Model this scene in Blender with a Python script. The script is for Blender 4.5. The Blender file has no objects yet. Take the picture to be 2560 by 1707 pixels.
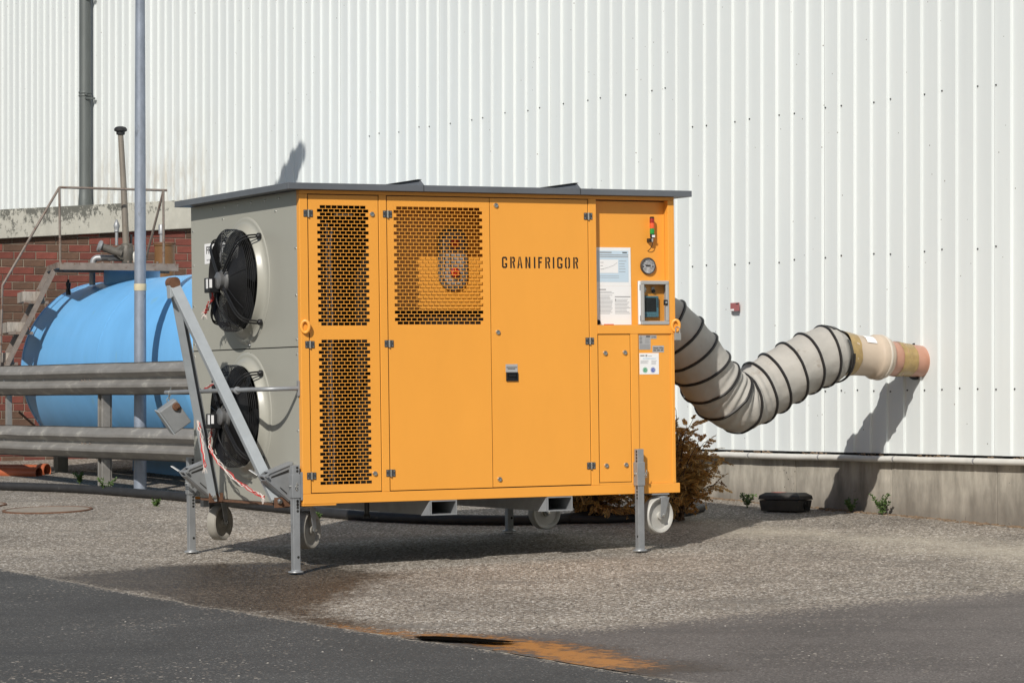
import bpy, bmesh, math, random
from mathutils import Vector, Matrix, noise as mnoise
random.seed(7)
SC = bpy.context.scene
COL = SC.collection
V = Vector
R = math.radians

# ------------------------------------------------------------------ camera, sky, sun, exposure
EYE = 1.13
cam = bpy.data.cameras.new('camera'); camo = bpy.data.objects.new('camera', cam); COL.objects.link(camo)
cam.sensor_width = 36.0; cam.lens = 36.0*7500/2560
cam.shift_y = (1010-853.5)/2560
cam.clip_end = 600; cam.clip_start = 0.5
camo.location = (0, 0, EYE); camo.rotation_euler = (R(90), 0, 0)
SC.camera = camo
SC.render.resolution_x = 1024; SC.render.resolution_y = 682

SUN_DIR = V((0.481, 1.384, -1.04)).normalized()          # the way the light travels
SUN_EL = math.asin(-SUN_DIR.z)
w = bpy.data.worlds.new('World'); SC.world = w; w.use_nodes = True
nt = w.node_tree; nt.nodes.clear()
sky = nt.nodes.new('ShaderNodeTexSky'); sky.sky_type = 'NISHITA'; sky.sun_disc = False
sky.sun_elevation = SUN_EL; sky.sun_rotation = math.atan2(-SUN_DIR.x, -SUN_DIR.y) % (2*math.pi)
bg = nt.nodes.new('ShaderNodeBackground'); bg.inputs['Strength'].default_value = 0.066
out = nt.nodes.new('ShaderNodeOutputWorld')
nt.links.new(sky.outputs[0], bg.inputs[0]); nt.links.new(bg.outputs[0], out.inputs[0])
sl = bpy.data.lights.new('sun', 'SUN'); sl.energy = 4.25; sl.angle = R(0.53); sl.color = (1.0, 0.955, 0.88)
so = bpy.data.objects.new('sun', sl); COL.objects.link(so); so.location = (-8, -20, 20)
so.rotation_euler = SUN_DIR.to_track_quat('-Z', 'Y').to_euler()
SC.view_settings.view_transform = 'Standard'; SC.view_settings.look = 'None'
SC.view_settings.exposure = 0.0; SC.view_settings.gamma = 1.0; SC.view_settings.use_curve_mapping = False

# ------------------------------------------------------------------ helpers
class MB:
    def __init__(s): s.v = []; s.f = []
    def add(s, vs, fs):
        b = len(s.v); s.v += [tuple(x) for x in vs]; s.f += [tuple(b+i for i in q) for q in fs]; return s
    def box(s, a, b):
        x0, y0, z0 = (min(a[i], b[i]) for i in range(3)); x1, y1, z1 = (max(a[i], b[i]) for i in range(3))
        return s.add([(x0,y0,z0),(x1,y0,z0),(x1,y1,z0),(x0,y1,z0),(x0,y0,z1),(x1,y0,z1),(x1,y1,z1),(x0,y1,z1)],
                     [(0,3,2,1),(4,5,6,7),(0,1,5,4),(1,2,6,5),(2,3,7,6),(3,0,4,7)])
    def obox(s, c, ax, ay, az):
        c, ax, ay, az = V(c), V(ax), V(ay), V(az)
        P = [c+ax*i+ay*j+az*k for k in (-1,1) for j in (-1,1) for i in (-1,1)]
        return s.add(P, [(0,2,3,1),(4,5,7,6),(0,1,5,4),(1,3,7,5),(3,2,6,7),(2,0,4,6)])
    def bar(s, a, b, wx, wy, up=(0,0,1)):
        a, b = V(a), V(b); d = (b-a); L = d.length; d.normalize()
        x = d.cross(V(up))
        if x.length < 1e-4: x = d.cross(V((1,0,0)))
        x.normalize(); y = x.cross(d)
        return s.obox((a+b)/2, x*wx/2, d*L/2, y*wy/2)
    def tube(s, pts, r, seg=10, cap=True, closed=False):
        pts = [V(p) for p in pts]; n = len(pts)
        rr = r if isinstance(r, (list, tuple)) else [r]*n
        T = []
        for i in range(n):
            if closed: d = pts[(i+1) % n]-pts[i-1]
            else: d = pts[min(i+1, n-1)]-pts[max(i-1, 0)]
            T.append(d.normalized() if d.length > 1e-9 else V((0,0,1)))
        u = T[0].orthogonal().normalized(); vs = []; fs = []
        for i in range(n):
            u = (u-T[i]*u.dot(T[i])).normalized(); w_ = T[i].cross(u)
            for k in range(seg):
                a = 2*math.pi*k/seg; vs.append(pts[i]+(u*math.cos(a)+w_*math.sin(a))*rr[i])
        m = n if closed else n-1
        for i in range(m):
            for k in range(seg):
                a = i*seg+k; b = i*seg+(k+1) % seg; c = ((i+1) % n)*seg+(k+1) % seg; d = ((i+1) % n)*seg+k
                fs.append((a, b, c, d))
        if cap and not closed:
            fs.append(tuple(range(seg-1, -1, -1))); fs.append(tuple((n-1)*seg+k for k in range(seg)))
        return s.add(vs, fs)
    def cyl(s, a, b, r, seg=16): return s.tube([a, b], r, seg)
    def lathe(s, o, ax, prof, seg=32, cap=True, a0=0, a1=2*math.pi):
        o, ax = V(o), V(ax).normalized(); u = ax.orthogonal().normalized(); w_ = ax.cross(u); vs = []; fs = []
        full = abs(a1-a0-2*math.pi) < 1e-6; m = seg if full else seg+1
        for (r, h) in prof:
            for k in range(m):
                a = a0+(a1-a0)*k/seg; vs.append(o+ax*h+(u*math.cos(a)+w_*math.sin(a))*r)
        for i in range(len(prof)-1):
            for k in range(seg):
                k2 = (k+1) % m; fs.append((i*m+k, i*m+k2, (i+1)*m+k2, (i+1)*m+k))
        if cap and full:
            if prof[0][0] > 1e-6: fs.append(tuple(range(m-1, -1, -1)))
            if prof[-1][0] > 1e-6: fs.append(tuple((len(prof)-1)*m+k for k in range(m)))
        return s.add(vs, fs)
    def prism(s, poly, ext):
        ext = V(ext); n = len(poly); P = [V(p) for p in poly]
        return s.add(P+[p+ext for p in P], [tuple(range(n-1,-1,-1)), tuple(n+i for i in range(n))]+[(i,(i+1)%n,n+(i+1)%n,n+i) for i in range(n)])
    def mesh(s, name, mat, smooth=False):
        me = bpy.data.meshes.new(name); me.from_pydata(s.v, [], s.f); me.update()
        bm = bmesh.new(); bm.from_mesh(me); bmesh.ops.recalc_face_normals(bm, faces=bm.faces); bm.to_mesh(me); bm.free()
        if mat: me.materials.append(mat)
        if smooth:
            me.polygons.foreach_set('use_smooth', [True]*len(me.polygons))
            try: me.set_sharp_from_angle(angle=R(38))
            except Exception: pass
        return me
    def build(s, name, mat, parent=None, smooth=False, bevel=0):
        o = bpy.data.objects.new(name, s.mesh(name, mat, smooth)); COL.objects.link(o); o.parent = parent
        if bevel:
            b = o.modifiers.new('bevel', 'BEVEL'); b.width = bevel; b.segments = 2; b.limit_method = 'ANGLE'; b.angle_limit = R(40)
        return o

def tag(o, label=None, cat=None, group=None, kind=None):
    if label: o['label'] = label
    if cat: o['category'] = cat
    if group: o['group'] = group
    if kind: o['kind'] = kind
    return o
def empty(name, loc=(0,0,0), rz=0, label=None, cat=None, group=None):
    o = bpy.data.objects.new(name, None); COL.objects.link(o); o.location = loc; o.rotation_euler = (0,0,rz)
    o.empty_display_size = .1
    return tag(o, label, cat, group)
def share(name, me, parent, loc, rot=(0,0,0), scale=(1,1,1)):
    o = bpy.data.objects.new(name, me); COL.objects.link(o); o.parent = parent; o.location = loc; o.rotation_euler = rot; o.scale = scale
    return o
def copy_tree(o, parent=None):
    c = o.copy(); COL.objects.link(c); c.parent = parent
    for ch in list(o.children): copy_tree(ch, c)
    return c
def smooth_path(pts, n=8):
    P = [V(p) for p in pts]; out_ = []
    for i in range(len(P)-1):
        p0, p1, p2, p3 = P[max(i-1,0)], P[i], P[i+1], P[min(i+2, len(P)-1)]
        for k in range(n):
            t = k/n
            out_.append(0.5*((2*p1)+(-p0+p2)*t+(2*p0-5*p1+4*p2-p3)*t*t+(-p0+3*p1-3*p2+p3)*t**3))
    out_.append(P[-1]); return out_

# ------------------------------------------------------------------ materials
def lin(c): return tuple(((x/255)/12.92 if x/255 <= .04045 else ((x/255+.055)/1.055)**2.4) for x in c)
def M(name, col, rough=.5, metal=0.0, var=.08, scale=4.0, detail=6, bump=0.0, bscale=60.0, over=None, ocol=(.1,.05,.03), oscale=6.0, stretch=(1,1,1), spec=.5, coat=0.0, objrand=0.0, orough=None, trans=0.0):
    m = bpy.data.materials.new(name); m.use_nodes = True; t = m.node_tree; N = t.nodes; L = t.links
    bs = N['Principled BSDF']; bs.inputs['Roughness'].default_value = rough; bs.inputs['Metallic'].default_value = metal
    bs.inputs['Specular IOR Level'].default_value = spec; bs.inputs['Coat Weight'].default_value = coat
    tc = N.new('ShaderNodeTexCoord'); mp = N.new('ShaderNodeMapping'); mp.inputs['Scale'].default_value = stretch
    L.new(tc.outputs['Object'], mp.inputs['Vector'])
    n1 = N.new('ShaderNodeTexNoise'); n1.inputs['Scale'].default_value = scale; n1.inputs['Detail'].default_value = detail; n1.inputs['Roughness'].default_value = .6
    L.new(mp.outputs[0], n1.inputs['Vector'])
    r = N.new('ShaderNodeMapRange'); r.inputs['From Min'].default_value = .25; r.inputs['From Max'].default_value = .75
    r.inputs['To Min'].default_value = 1-var; r.inputs['To Max'].default_value = 1+var; L.new(n1.outputs['Fac'], r.inputs['Value'])
    mul = N.new('ShaderNodeVectorMath'); mul.operation = 'SCALE'; mul.inputs[0].default_value = col[:3]; L.new(r.outputs[0], mul.inputs['Scale'])
    c = mul.outputs[0]
    if objrand:
        oi = N.new('ShaderNodeObjectInfo'); r2 = N.new('ShaderNodeMapRange'); r2.inputs['To Min'].default_value = 1-objrand; r2.inputs['To Max'].default_value = 1+objrand
        L.new(oi.outputs['Random'], r2.inputs['Value']); m2 = N.new('ShaderNodeVectorMath'); m2.operation = 'SCALE'; L.new(c, m2.inputs[0]); L.new(r2.outputs[0], m2.inputs['Scale']); c = m2.outputs[0]
    if over is not None:
        n2 = N.new('ShaderNodeTexNoise'); n2.inputs['Scale'].default_value = oscale; n2.inputs['Detail'].default_value = 10; n2.inputs['Roughness'].default_value = .68
        L.new(mp.outputs[0], n2.inputs['Vector'])
        rr = N.new('ShaderNodeMapRange'); rr.inputs['From Min'].default_value = over; rr.inputs['From Max'].default_value = over+.09; L.new(n2.outputs['Fac'], rr.inputs['Value'])
        mx = N.new('ShaderNodeMix'); mx.data_type = 'RGBA'; L.new(rr.outputs[0], mx.inputs['Factor']); L.new(c, mx.inputs[6]); mx.inputs[7].default_value = (*ocol[:3], 1); c = mx.outputs[2]
        if orough is not None:
            mr = N.new('ShaderNodeMapRange'); mr.inputs['To Min'].default_value = rough; mr.inputs['To Max'].default_value = orough; L.new(rr.outputs[0], mr.inputs['Value']); L.new(mr.outputs[0], bs.inputs['Roughness'])
    L.new(c, bs.inputs['Base Color'])
    if bump:
        n3 = N.new('ShaderNodeTexNoise'); n3.inputs['Scale'].default_value = bscale; n3.inputs['Detail'].default_value = 5; L.new(mp.outputs[0], n3.inputs['Vector'])
        b = N.new('ShaderNodeBump'); b.inputs['Strength'].default_value = bump; b.inputs['Distance'].default_value = .01; L.new(n3.outputs['Fac'], b.inputs['Height']); L.new(b.outputs[0], bs.inputs['Normal'])
    if trans: bs.inputs['Transmission Weight'].default_value = trans
    return m
YEL = M('yellow_paint', (.82,.352,.050), .40, var=.035, scale=2.5, coat=.12, bump=.05, bscale=5, over=.72, ocol=(.74,.33,.06), oscale=3, stretch=(1,1,.4))
GRY = M('grey_panel_paint', (.355,.35,.305), .34, var=.04, scale=1.2, over=.70, ocol=(.27,.25,.2), oscale=2.2, coat=.1)
ROOF = M('roof_sheet_grey', (.115,.125,.14), .45, var=.12, scale=3, over=.66, ocol=(.2,.21,.22), oscale=14)
GALV = M('galvanised_steel', (.30,.31,.32), .45, metal=.4, var=.16, scale=9, over=.64, ocol=(.20,.20,.20), oscale=5)
GALVP = M('galvanised_lamp_post', (.24,.275,.335), .5, metal=.25, var=.22, scale=13, over=.6, ocol=(.17,.19,.22), oscale=9, stretch=(1,1,.5))
GREYM = M('grey_drawbar_paint', (.36,.39,.41), .45, metal=.1, var=.10, scale=8, over=.71, ocol=(.14,.07,.035), oscale=9)
BLK = M('black_wire_paint', (.012,.012,.013), .38, var=.1)
DARK = M('dark_interior', (.012,.011,.010), .8, var=.2)  # near-black, puts the shade of hollows, gaps and holes into the colour
RUB = M('black_rubber', (.02,.02,.021), .6, var=.25, scale=12, over=.62, ocol=(.09,.085,.08), oscale=7)
CHR = M('bright_steel', (.62,.62,.6), .22, metal=.95, var=.06)
HING = M('dark_hinge_steel', (.08,.082,.085), .4, metal=.4, var=.15, scale=20)
NYL = M('worn_white_nylon', (.26,.245,.215), .55, var=.15, scale=14, over=.56, ocol=(.19,.175,.15), oscale=11)
NYLC = M('clean_white_nylon', (.44,.43,.40), .42, var=.07, scale=14, over=.67, ocol=(.5,.48,.42), oscale=10)
RUST = M('rusty_steel', (.13,.062,.033), .8, var=.35, scale=18, over=.58, ocol=(.09,.045,.025), oscale=22, bump=.2)
RUSTG = M('rust_flecked_steel', (.20,.165,.14), .65, metal=.2, var=.25, scale=16, over=.56, ocol=(.13,.07,.045), oscale=14)
PAPER = M('white_paper', (.80,.80,.80), .6, var=.02)
PBLUE = M('pale_blue_print', (.52,.64,.74), .6, var=.02)
PLATE = M('silver_label', (.46,.46,.46), .4, metal=.25, var=.05)
INK = M('black_ink', (.03,.028,.028), .6, var=.05)
INKG = M('grey_ink', (.26,.26,.27), .6, var=.05)
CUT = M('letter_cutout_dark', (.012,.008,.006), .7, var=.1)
RED = M('red_plastic', (.55,.035,.02), .4, var=.08)
ORL = M('orange_lens', (.78,.10,.03), .3, var=.06)
GRN = M('green_lens', (.02,.27,.05), .25, var=.1)
REDD = M('dark_red_lens', (.30,.02,.015), .3, var=.1)
GRNI = M('green_ink', (.03,.30,.13), .6, var=.03); BLUI = M('blue_ink', (.04,.09,.38), .6, var=.03)
TEAL = M('teal_panel', (.08,.20,.25), .45, var=.05)
SCRN = M('dark_screen', (.015,.018,.022), .12, var=.05)
CABG = M('cabinet_grey', (.37,.37,.36), .42, var=.04)
ORP = M('orange_sewer_pipe', (.38,.10,.042), .42, var=.10, scale=5, over=.66, ocol=(.32,.1,.05), oscale=5)
STUB = M('salmon_wall_pipe', (.47,.25,.175), .38, var=.08, scale=6, over=.68, ocol=(.36,.15,.1), oscale=6)
REDU = M('beige_reducer_plastic', (.50,.41,.32), .42, var=.08, scale=5, over=.68, ocol=(.40,.32,.245), oscale=4)
TAPE = M('brown_packing_tape', (.36,.25,.10), .18, var=.25, scale=16, bump=.35, bscale=35)
GAFF = M('black_gaffer_tape', (.014,.014,.014), .4, var=.2, bump=.3, bscale=30)
DUCT = M('grey_duct_fabric', (.385,.37,.34), .72, var=.13, scale=5, over=.63, ocol=(.27,.24,.205), oscale=3.6, bump=.6, bscale=14)
COILM = M('black_duct_strip', (.012,.011,.011), .45, var=.2, scale=30)
TANK = M('tank_blue_paint', (.145,.40,.72), .42, var=.08, scale=2.2, over=.62, ocol=(.17,.38,.56), oscale=3.0, stretch=(1.6,1.6,.4))
TANKD = M('tank_dark_seal', (.02,.02,.021), .6, var=.2)
CONC = M('weathered_coping_concrete', (.41,.40,.35), .85, var=.14, scale=6, over=.55, ocol=(.115,.115,.10), oscale=22, bump=.35, bscale=40, stretch=(1,1,.6))
def lichen(m):
    # lichen grows thick along the upper edge at the far left and dies out to the right
    t = m.node_tree; N = t.nodes; L = t.links; tc = [n for n in N if n.type == 'TEX_COORD'][0]
    mx = [n for n in N if n.type == 'MIX'][0]; old = mx.inputs['Factor'].links[0].from_node
    nz = old.inputs['Value'].links[0].from_node
    sp = N.new('ShaderNodeSeparateXYZ'); L.new(tc.outputs['Object'], sp.inputs[0])
    a = N.new('ShaderNodeMath'); a.operation = 'MULTIPLY_ADD'; a.inputs[1].default_value = -.066; L.new(sp.outputs['X'], a.inputs[0]); L.new(sp.outputs['Z'], a.inputs[2])
    h = N.new('ShaderNodeMapRange'); h.inputs['From Min'].default_value = 3.10; h.inputs['From Max'].default_value = 3.36; h.inputs['To Min'].default_value = -.03; h.inputs['To Max'].default_value = .15; L.new(a.outputs[0], h.inputs['Value'])
    x = N.new('ShaderNodeMapRange'); x.inputs['From Min'].default_value = .9; x.inputs['From Max'].default_value = 2.4; x.inputs['To Min'].default_value = 0; x.inputs['To Max'].default_value = -.16; L.new(sp.outputs['X'], x.inputs['Value'])
    n2 = N.new('ShaderNodeTexNoise'); n2.inputs['Scale'].default_value = 3; n2.inputs['Detail'].default_value = 4; L.new(tc.outputs['Object'], n2.inputs['Vector'])
    n2m = N.new('ShaderNodeMath'); n2m.operation = 'MULTIPLY_ADD'; n2m.inputs[1].default_value = .35; n2m.inputs[2].default_value = -.175; L.new(n2.outputs['Fac'], n2m.inputs[0])
    s1 = N.new('ShaderNodeMath'); L.new(h.outputs[0], s1.inputs[0]); L.new(x.outputs[0], s1.inputs[1])
    s2 = N.new('ShaderNodeMath'); L.new(s1.outputs[0], s2.inputs[0]); L.new(nz.outputs['Fac'], s2.inputs[1])
    s3 = N.new('ShaderNodeMath'); L.new(s2.outputs[0], s3.inputs[0]); L.new(n2m.outputs[0], s3.inputs[1])
    L.new(s3.outputs[0], old.inputs['Value'])
lichen(CONC)
PIPEW = M('white_weathered_pipe', (.60,.59,.55), .5, var=.1, scale=7, over=.66, ocol=(.34,.22,.12), oscale=8)
DOWN = M('zinc_downpipe', (.125,.138,.135), .5, metal=.3, var=.18, scale=5, stretch=(1,1,.25), over=.68, ocol=(.21,.18,.13), oscale=4)
AMB = M('amber_brown_plastic', (.17,.085,.032), .35, var=.2, scale=4, over=.62, ocol=(.18,.11,.05), oscale=5)
WOODG = M('grey_grating_tread', (.30,.27,.235), .8, var=.35, scale=14, stretch=(3,3,.6), over=.58, ocol=(.11,.09,.075), oscale=16, bump=.4, bscale=50)
STEELG = M('grimy_valve_steel', (.13,.12,.105), .55, metal=.3, var=.3, scale=14, over=.6, ocol=(.07,.055,.04), oscale=12)
VENTM = M('stained_vent_steel', (.20,.175,.145), .6, metal=.2, var=.2, scale=8, stretch=(1,1,.3), over=.58, ocol=(.15,.12,.09), oscale=6)
RAIL = M('weathered_guardrail_zinc', (.25,.24,.225), .55, metal=.25, var=.22, scale=7, stretch=(.6,1,1), over=.57, ocol=(.40,.385,.35), oscale=7)
ROPER = M('red_rope', (.50,.05,.045), .8, var=.3, scale=40); ROPEW = M('white_rope', (.62,.56,.52), .8, var=.2, scale=40)
BLACKP = M('black_box_plastic', (.045,.042,.038), .6, var=.4, scale=9)
REDL = M('red_warning_label', (.36,.045,.03), .6, var=.2, scale=20)
PINKS = M('faded_pink_sign', (.34,.12,.12), .6, var=.15, scale=20)
LEAFB = M('dry_brown_foliage', (.50,.30,.095), .7, var=.5, scale=7, over=.58, ocol=(.34,.16,.05), oscale=5)
BARK = M('dry_bark', (.10,.06,.035), .9, var=.3)
LEAFG = M('weed_green', (.065,.115,.026), .6, var=.3, scale=12)
LITM = M('leaf_litter', (.20,.14,.09), .9, var=.5, scale=20)
WATER = M('muddy_water', (.006,.005,.004), .5, var=.3, scale=8, spec=0.0)
GLASS = bpy.data.materials.new('clear_cabinet_pane'); GLASS.use_nodes = True
_b = GLASS.node_tree.nodes['Principled BSDF']; _b.inputs['Roughness'].default_value = .02; _b.inputs['Base Color'].default_value = (.03,.035,.035,1); _b.inputs['Alpha'].default_value = .08

def sheet_material():
    m = bpy.data.materials.new('white_corrugated_sheet'); m.use_nodes = True; t = m.node_tree; N = t.nodes; L = t.links
    bs = N['Principled BSDF']; bs.inputs['Roughness'].default_value = .45
    tc = N.new('ShaderNodeTexCoord')
    n1 = N.new('ShaderNodeTexNoise'); n1.inputs['Scale'].default_value = 1.3; n1.inputs['Detail'].default_value = 6
    mp = N.new('ShaderNodeMapping'); mp.inputs['Scale'].default_value = (2.2, 2.2, .22); L.new(tc.outputs['Object'], mp.inputs[0]); L.new(mp.outputs[0], n1.inputs['Vector'])
    r1 = N.new('ShaderNodeValToRGB'); r1.color_ramp.elements[0].position = .3; r1.color_ramp.elements[1].position = .7
    r1.color_ramp.elements[0].color = (.655,.69,.69,1); r1.color_ramp.elements[1].color = (.70,.735,.73,1); L.new(n1.outputs['Fac'], r1.inputs[0])
    # specks of dirt
    vo = N.new('ShaderNodeTexVoronoi'); vo.inputs['Scale'].default_value = 9; L.new(tc.outputs['Object'], vo.inputs['Vector'])
    lt = N.new('ShaderNodeMath'); lt.operation = 'LESS_THAN'; lt.inputs[1].default_value = .055; L.new(vo.outputs['Distance'], lt.inputs[0])
    n2 = N.new('ShaderNodeTexNoise'); n2.inputs['Scale'].default_value = 1.1; n2.inputs['Detail'].default_value = 3; L.new(tc.outputs['Object'], n2.inputs['Vector'])
    gt = N.new('ShaderNodeMath'); gt.operation = 'GREATER_THAN'; gt.inputs[1].default_value = .5; L.new(n2.outputs['Fac'], gt.inputs[0])
    mm = N.new('ShaderNodeMath'); mm.operation = 'MULTIPLY'; L.new(lt.outputs[0], mm.inputs[0]); L.new(gt.outputs[0], mm.inputs[1])
    mx = N.new('ShaderNodeMix'); mx.data_type = 'RGBA'; L.new(mm.outputs[0], mx.inputs['Factor']); L.new(r1.outputs[0], mx.inputs[6]); mx.inputs[7].default_value = (.25,.24,.22,1)
    # splash streaks where the low roof meets the sheet (height band, far part)
    sp = N.new('ShaderNodeSeparateXYZ'); L.new(tc.outputs['Object'], sp.inputs[0])
    hz = N.new('ShaderNodeMapRange'); hz.inputs['From Min'].default_value = 4.75; hz.inputs['From Max'].default_value = 3.55; L.new(sp.outputs['Z'], hz.inputs['Value'])
    xl = N.new('ShaderNodeMapRange'); xl.inputs['From Min'].default_value = -12.6; xl.inputs['From Max'].default_value = -14.2; L.new(sp.outputs['X'], xl.inputs['Value'])
    xr = N.new('ShaderNodeMapRange'); xr.inputs['From Min'].default_value = -18.9; xr.inputs['From Max'].default_value = -17.6; L.new(sp.outputs['X'], xr.inputs['Value'])
    n3 = N.new('ShaderNodeTexNoise'); n3.inputs['Scale'].default_value = 7; n3.inputs['Detail'].default_value = 9; n3.inputs['Roughness'].default_value = .7
    mp3 = N.new('ShaderNodeMapping'); mp3.inputs['Scale'].default_value = (1.2,1.2,.35); L.new(tc.outputs['Object'], mp3.inputs[0]); L.new(mp3.outputs[0], n3.inputs['Vector'])
    def mul(a, b):
        q = N.new('ShaderNodeMath'); q.operation = 'MULTIPLY'; L.new(a, q.inputs[0]); L.new(b, q.inputs[1]); return q.outputs[0]
    st = N.new('ShaderNodeMapRange'); st.inputs['From Min'].default_value = .44; st.inputs['From Max'].default_value = .78; L.new(n3.outputs['Fac'], st.inputs['Value'])
    msk = mul(mul(mul(hz.outputs[0], xl.outputs[0]), xr.outputs[0]), st.outputs[0])
    mx2 = N.new('ShaderNodeMix'); mx2.data_type = 'RGBA'; L.new(msk, mx2.inputs['Factor']); L.new(mx.outputs[2], mx2.inputs[6]); mx2.inputs[7].default_value = (.40,.33,.22,1)
    oi = N.new('ShaderNodeObjectInfo'); orr = N.new('ShaderNodeMapRange'); orr.inputs['To Min'].default_value = .975; orr.inputs['To Max'].default_value = 1.015; L.new(oi.outputs['Random'], orr.inputs['Value'])
    vs_ = N.new('ShaderNodeVectorMath'); vs_.operation = 'SCALE'; L.new(mx2.outputs[2], vs_.inputs[0]); L.new(orr.outputs[0], vs_.inputs['Scale'])
    L.new(vs_.outputs[0], bs.inputs['Base Color'])
    return m
SHEET = sheet_material()
def plinth_material():
    m = bpy.data.materials.new('stained_plinth_concrete'); m.use_nodes = True; t = m.node_tree; N = t.nodes; L = t.links
    bs = N['Principled BSDF']; bs.inputs['Roughness'].default_value = .9
    tc = N.new('ShaderNodeTexCoord'); mp = N.new('ShaderNodeMapping'); mp.inputs['Scale'].default_value = (1,1,.28); L.new(tc.outputs['Object'], mp.inputs[0])
    n1 = N.new('ShaderNodeTexNoise'); n1.inputs['Scale'].default_value = 6; n1.inputs['Detail'].default_value = 9; n1.inputs['Roughness'].default_value = .66; L.new(mp.outputs[0], n1.inputs['Vector'])
    r1 = N.new('ShaderNodeValToRGB'); e = r1.color_ramp.elements; e[0].position = .32; e[0].color = (.18,.165,.138,1); e[1].position = .68; e[1].color = (.49,.45,.38,1); L.new(n1.outputs['Fac'], r1.inputs[0])
    # damp rising from the ground, ragged
    sp = N.new('ShaderNodeSeparateXYZ'); L.new(tc.outputs['Object'], sp.inputs[0])
    n2 = N.new('ShaderNodeTexNoise'); n2.inputs['Scale'].default_value = 5; n2.inputs['Detail'].default_value = 7; L.new(tc.outputs['Object'], n2.inputs['Vector'])
    ad = N.new('ShaderNodeMath'); ad.operation = 'MULTIPLY_ADD'; L.new(n2.outputs['Fac'], ad.inputs[0]); ad.inputs[1].default_value = -.3; L.new(sp.outputs['Z'], ad.inputs[2])
    hz = N.new('ShaderNodeMapRange'); hz.inputs['From Min'].default_value = .37; hz.inputs['From Max'].default_value = .10; hz.inputs['To Max'].default_value = .7; L.new(ad.outputs[0], hz.inputs['Value'])
    mx = N.new('ShaderNodeMix'); mx.data_type = 'RGBA'; L.new(hz.outputs[0], mx.inputs['Factor']); L.new(r1.outputs[0], mx.inputs[6]); mx.inputs[7].default_value = (.145,.125,.105,1)
    # blow holes
    vo = N.new('ShaderNodeTexVoronoi'); vo.inputs['Scale'].default_value = 26; L.new(tc.outputs['Object'], vo.inputs['Vector'])
    n4 = N.new('ShaderNodeTexNoise'); n4.inputs['Scale'].default_value = 3; L.new(tc.outputs['Object'], n4.inputs['Vector'])
    q = N.new('ShaderNodeMapRange'); q.inputs['From Min'].default_value = .5; q.inputs['From Max'].default_value = .8; q.inputs['To Max'].default_value = .25; L.new(n4.outputs['Fac'], q.inputs['Value'])
    lt = N.new('ShaderNodeMath'); lt.operation = 'LESS_THAN'; L.new(vo.outputs['Distance'], lt.inputs[0]); L.new(q.outputs[0], lt.inputs[1])
    mx2 = N.new('ShaderNodeMix'); mx2.data_type = 'RGBA'; L.new(lt.outputs[0], mx2.inputs['Factor']); L.new(mx.outputs[2], mx2.inputs[6]); mx2.inputs[7].default_value = (.07,.06,.05,1)
    L.new(mx2.outputs[2], bs.inputs['Base Color'])
    b = N.new('ShaderNodeBump'); b.inputs['Strength'].default_value = .4; b.inputs['Distance'].default_value = .01; L.new(n1.outputs['Fac'], b.inputs['Height']); L.new(b.outputs[0], bs.inputs['Normal'])
    return m
PLINTH = plinth_material()

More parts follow.
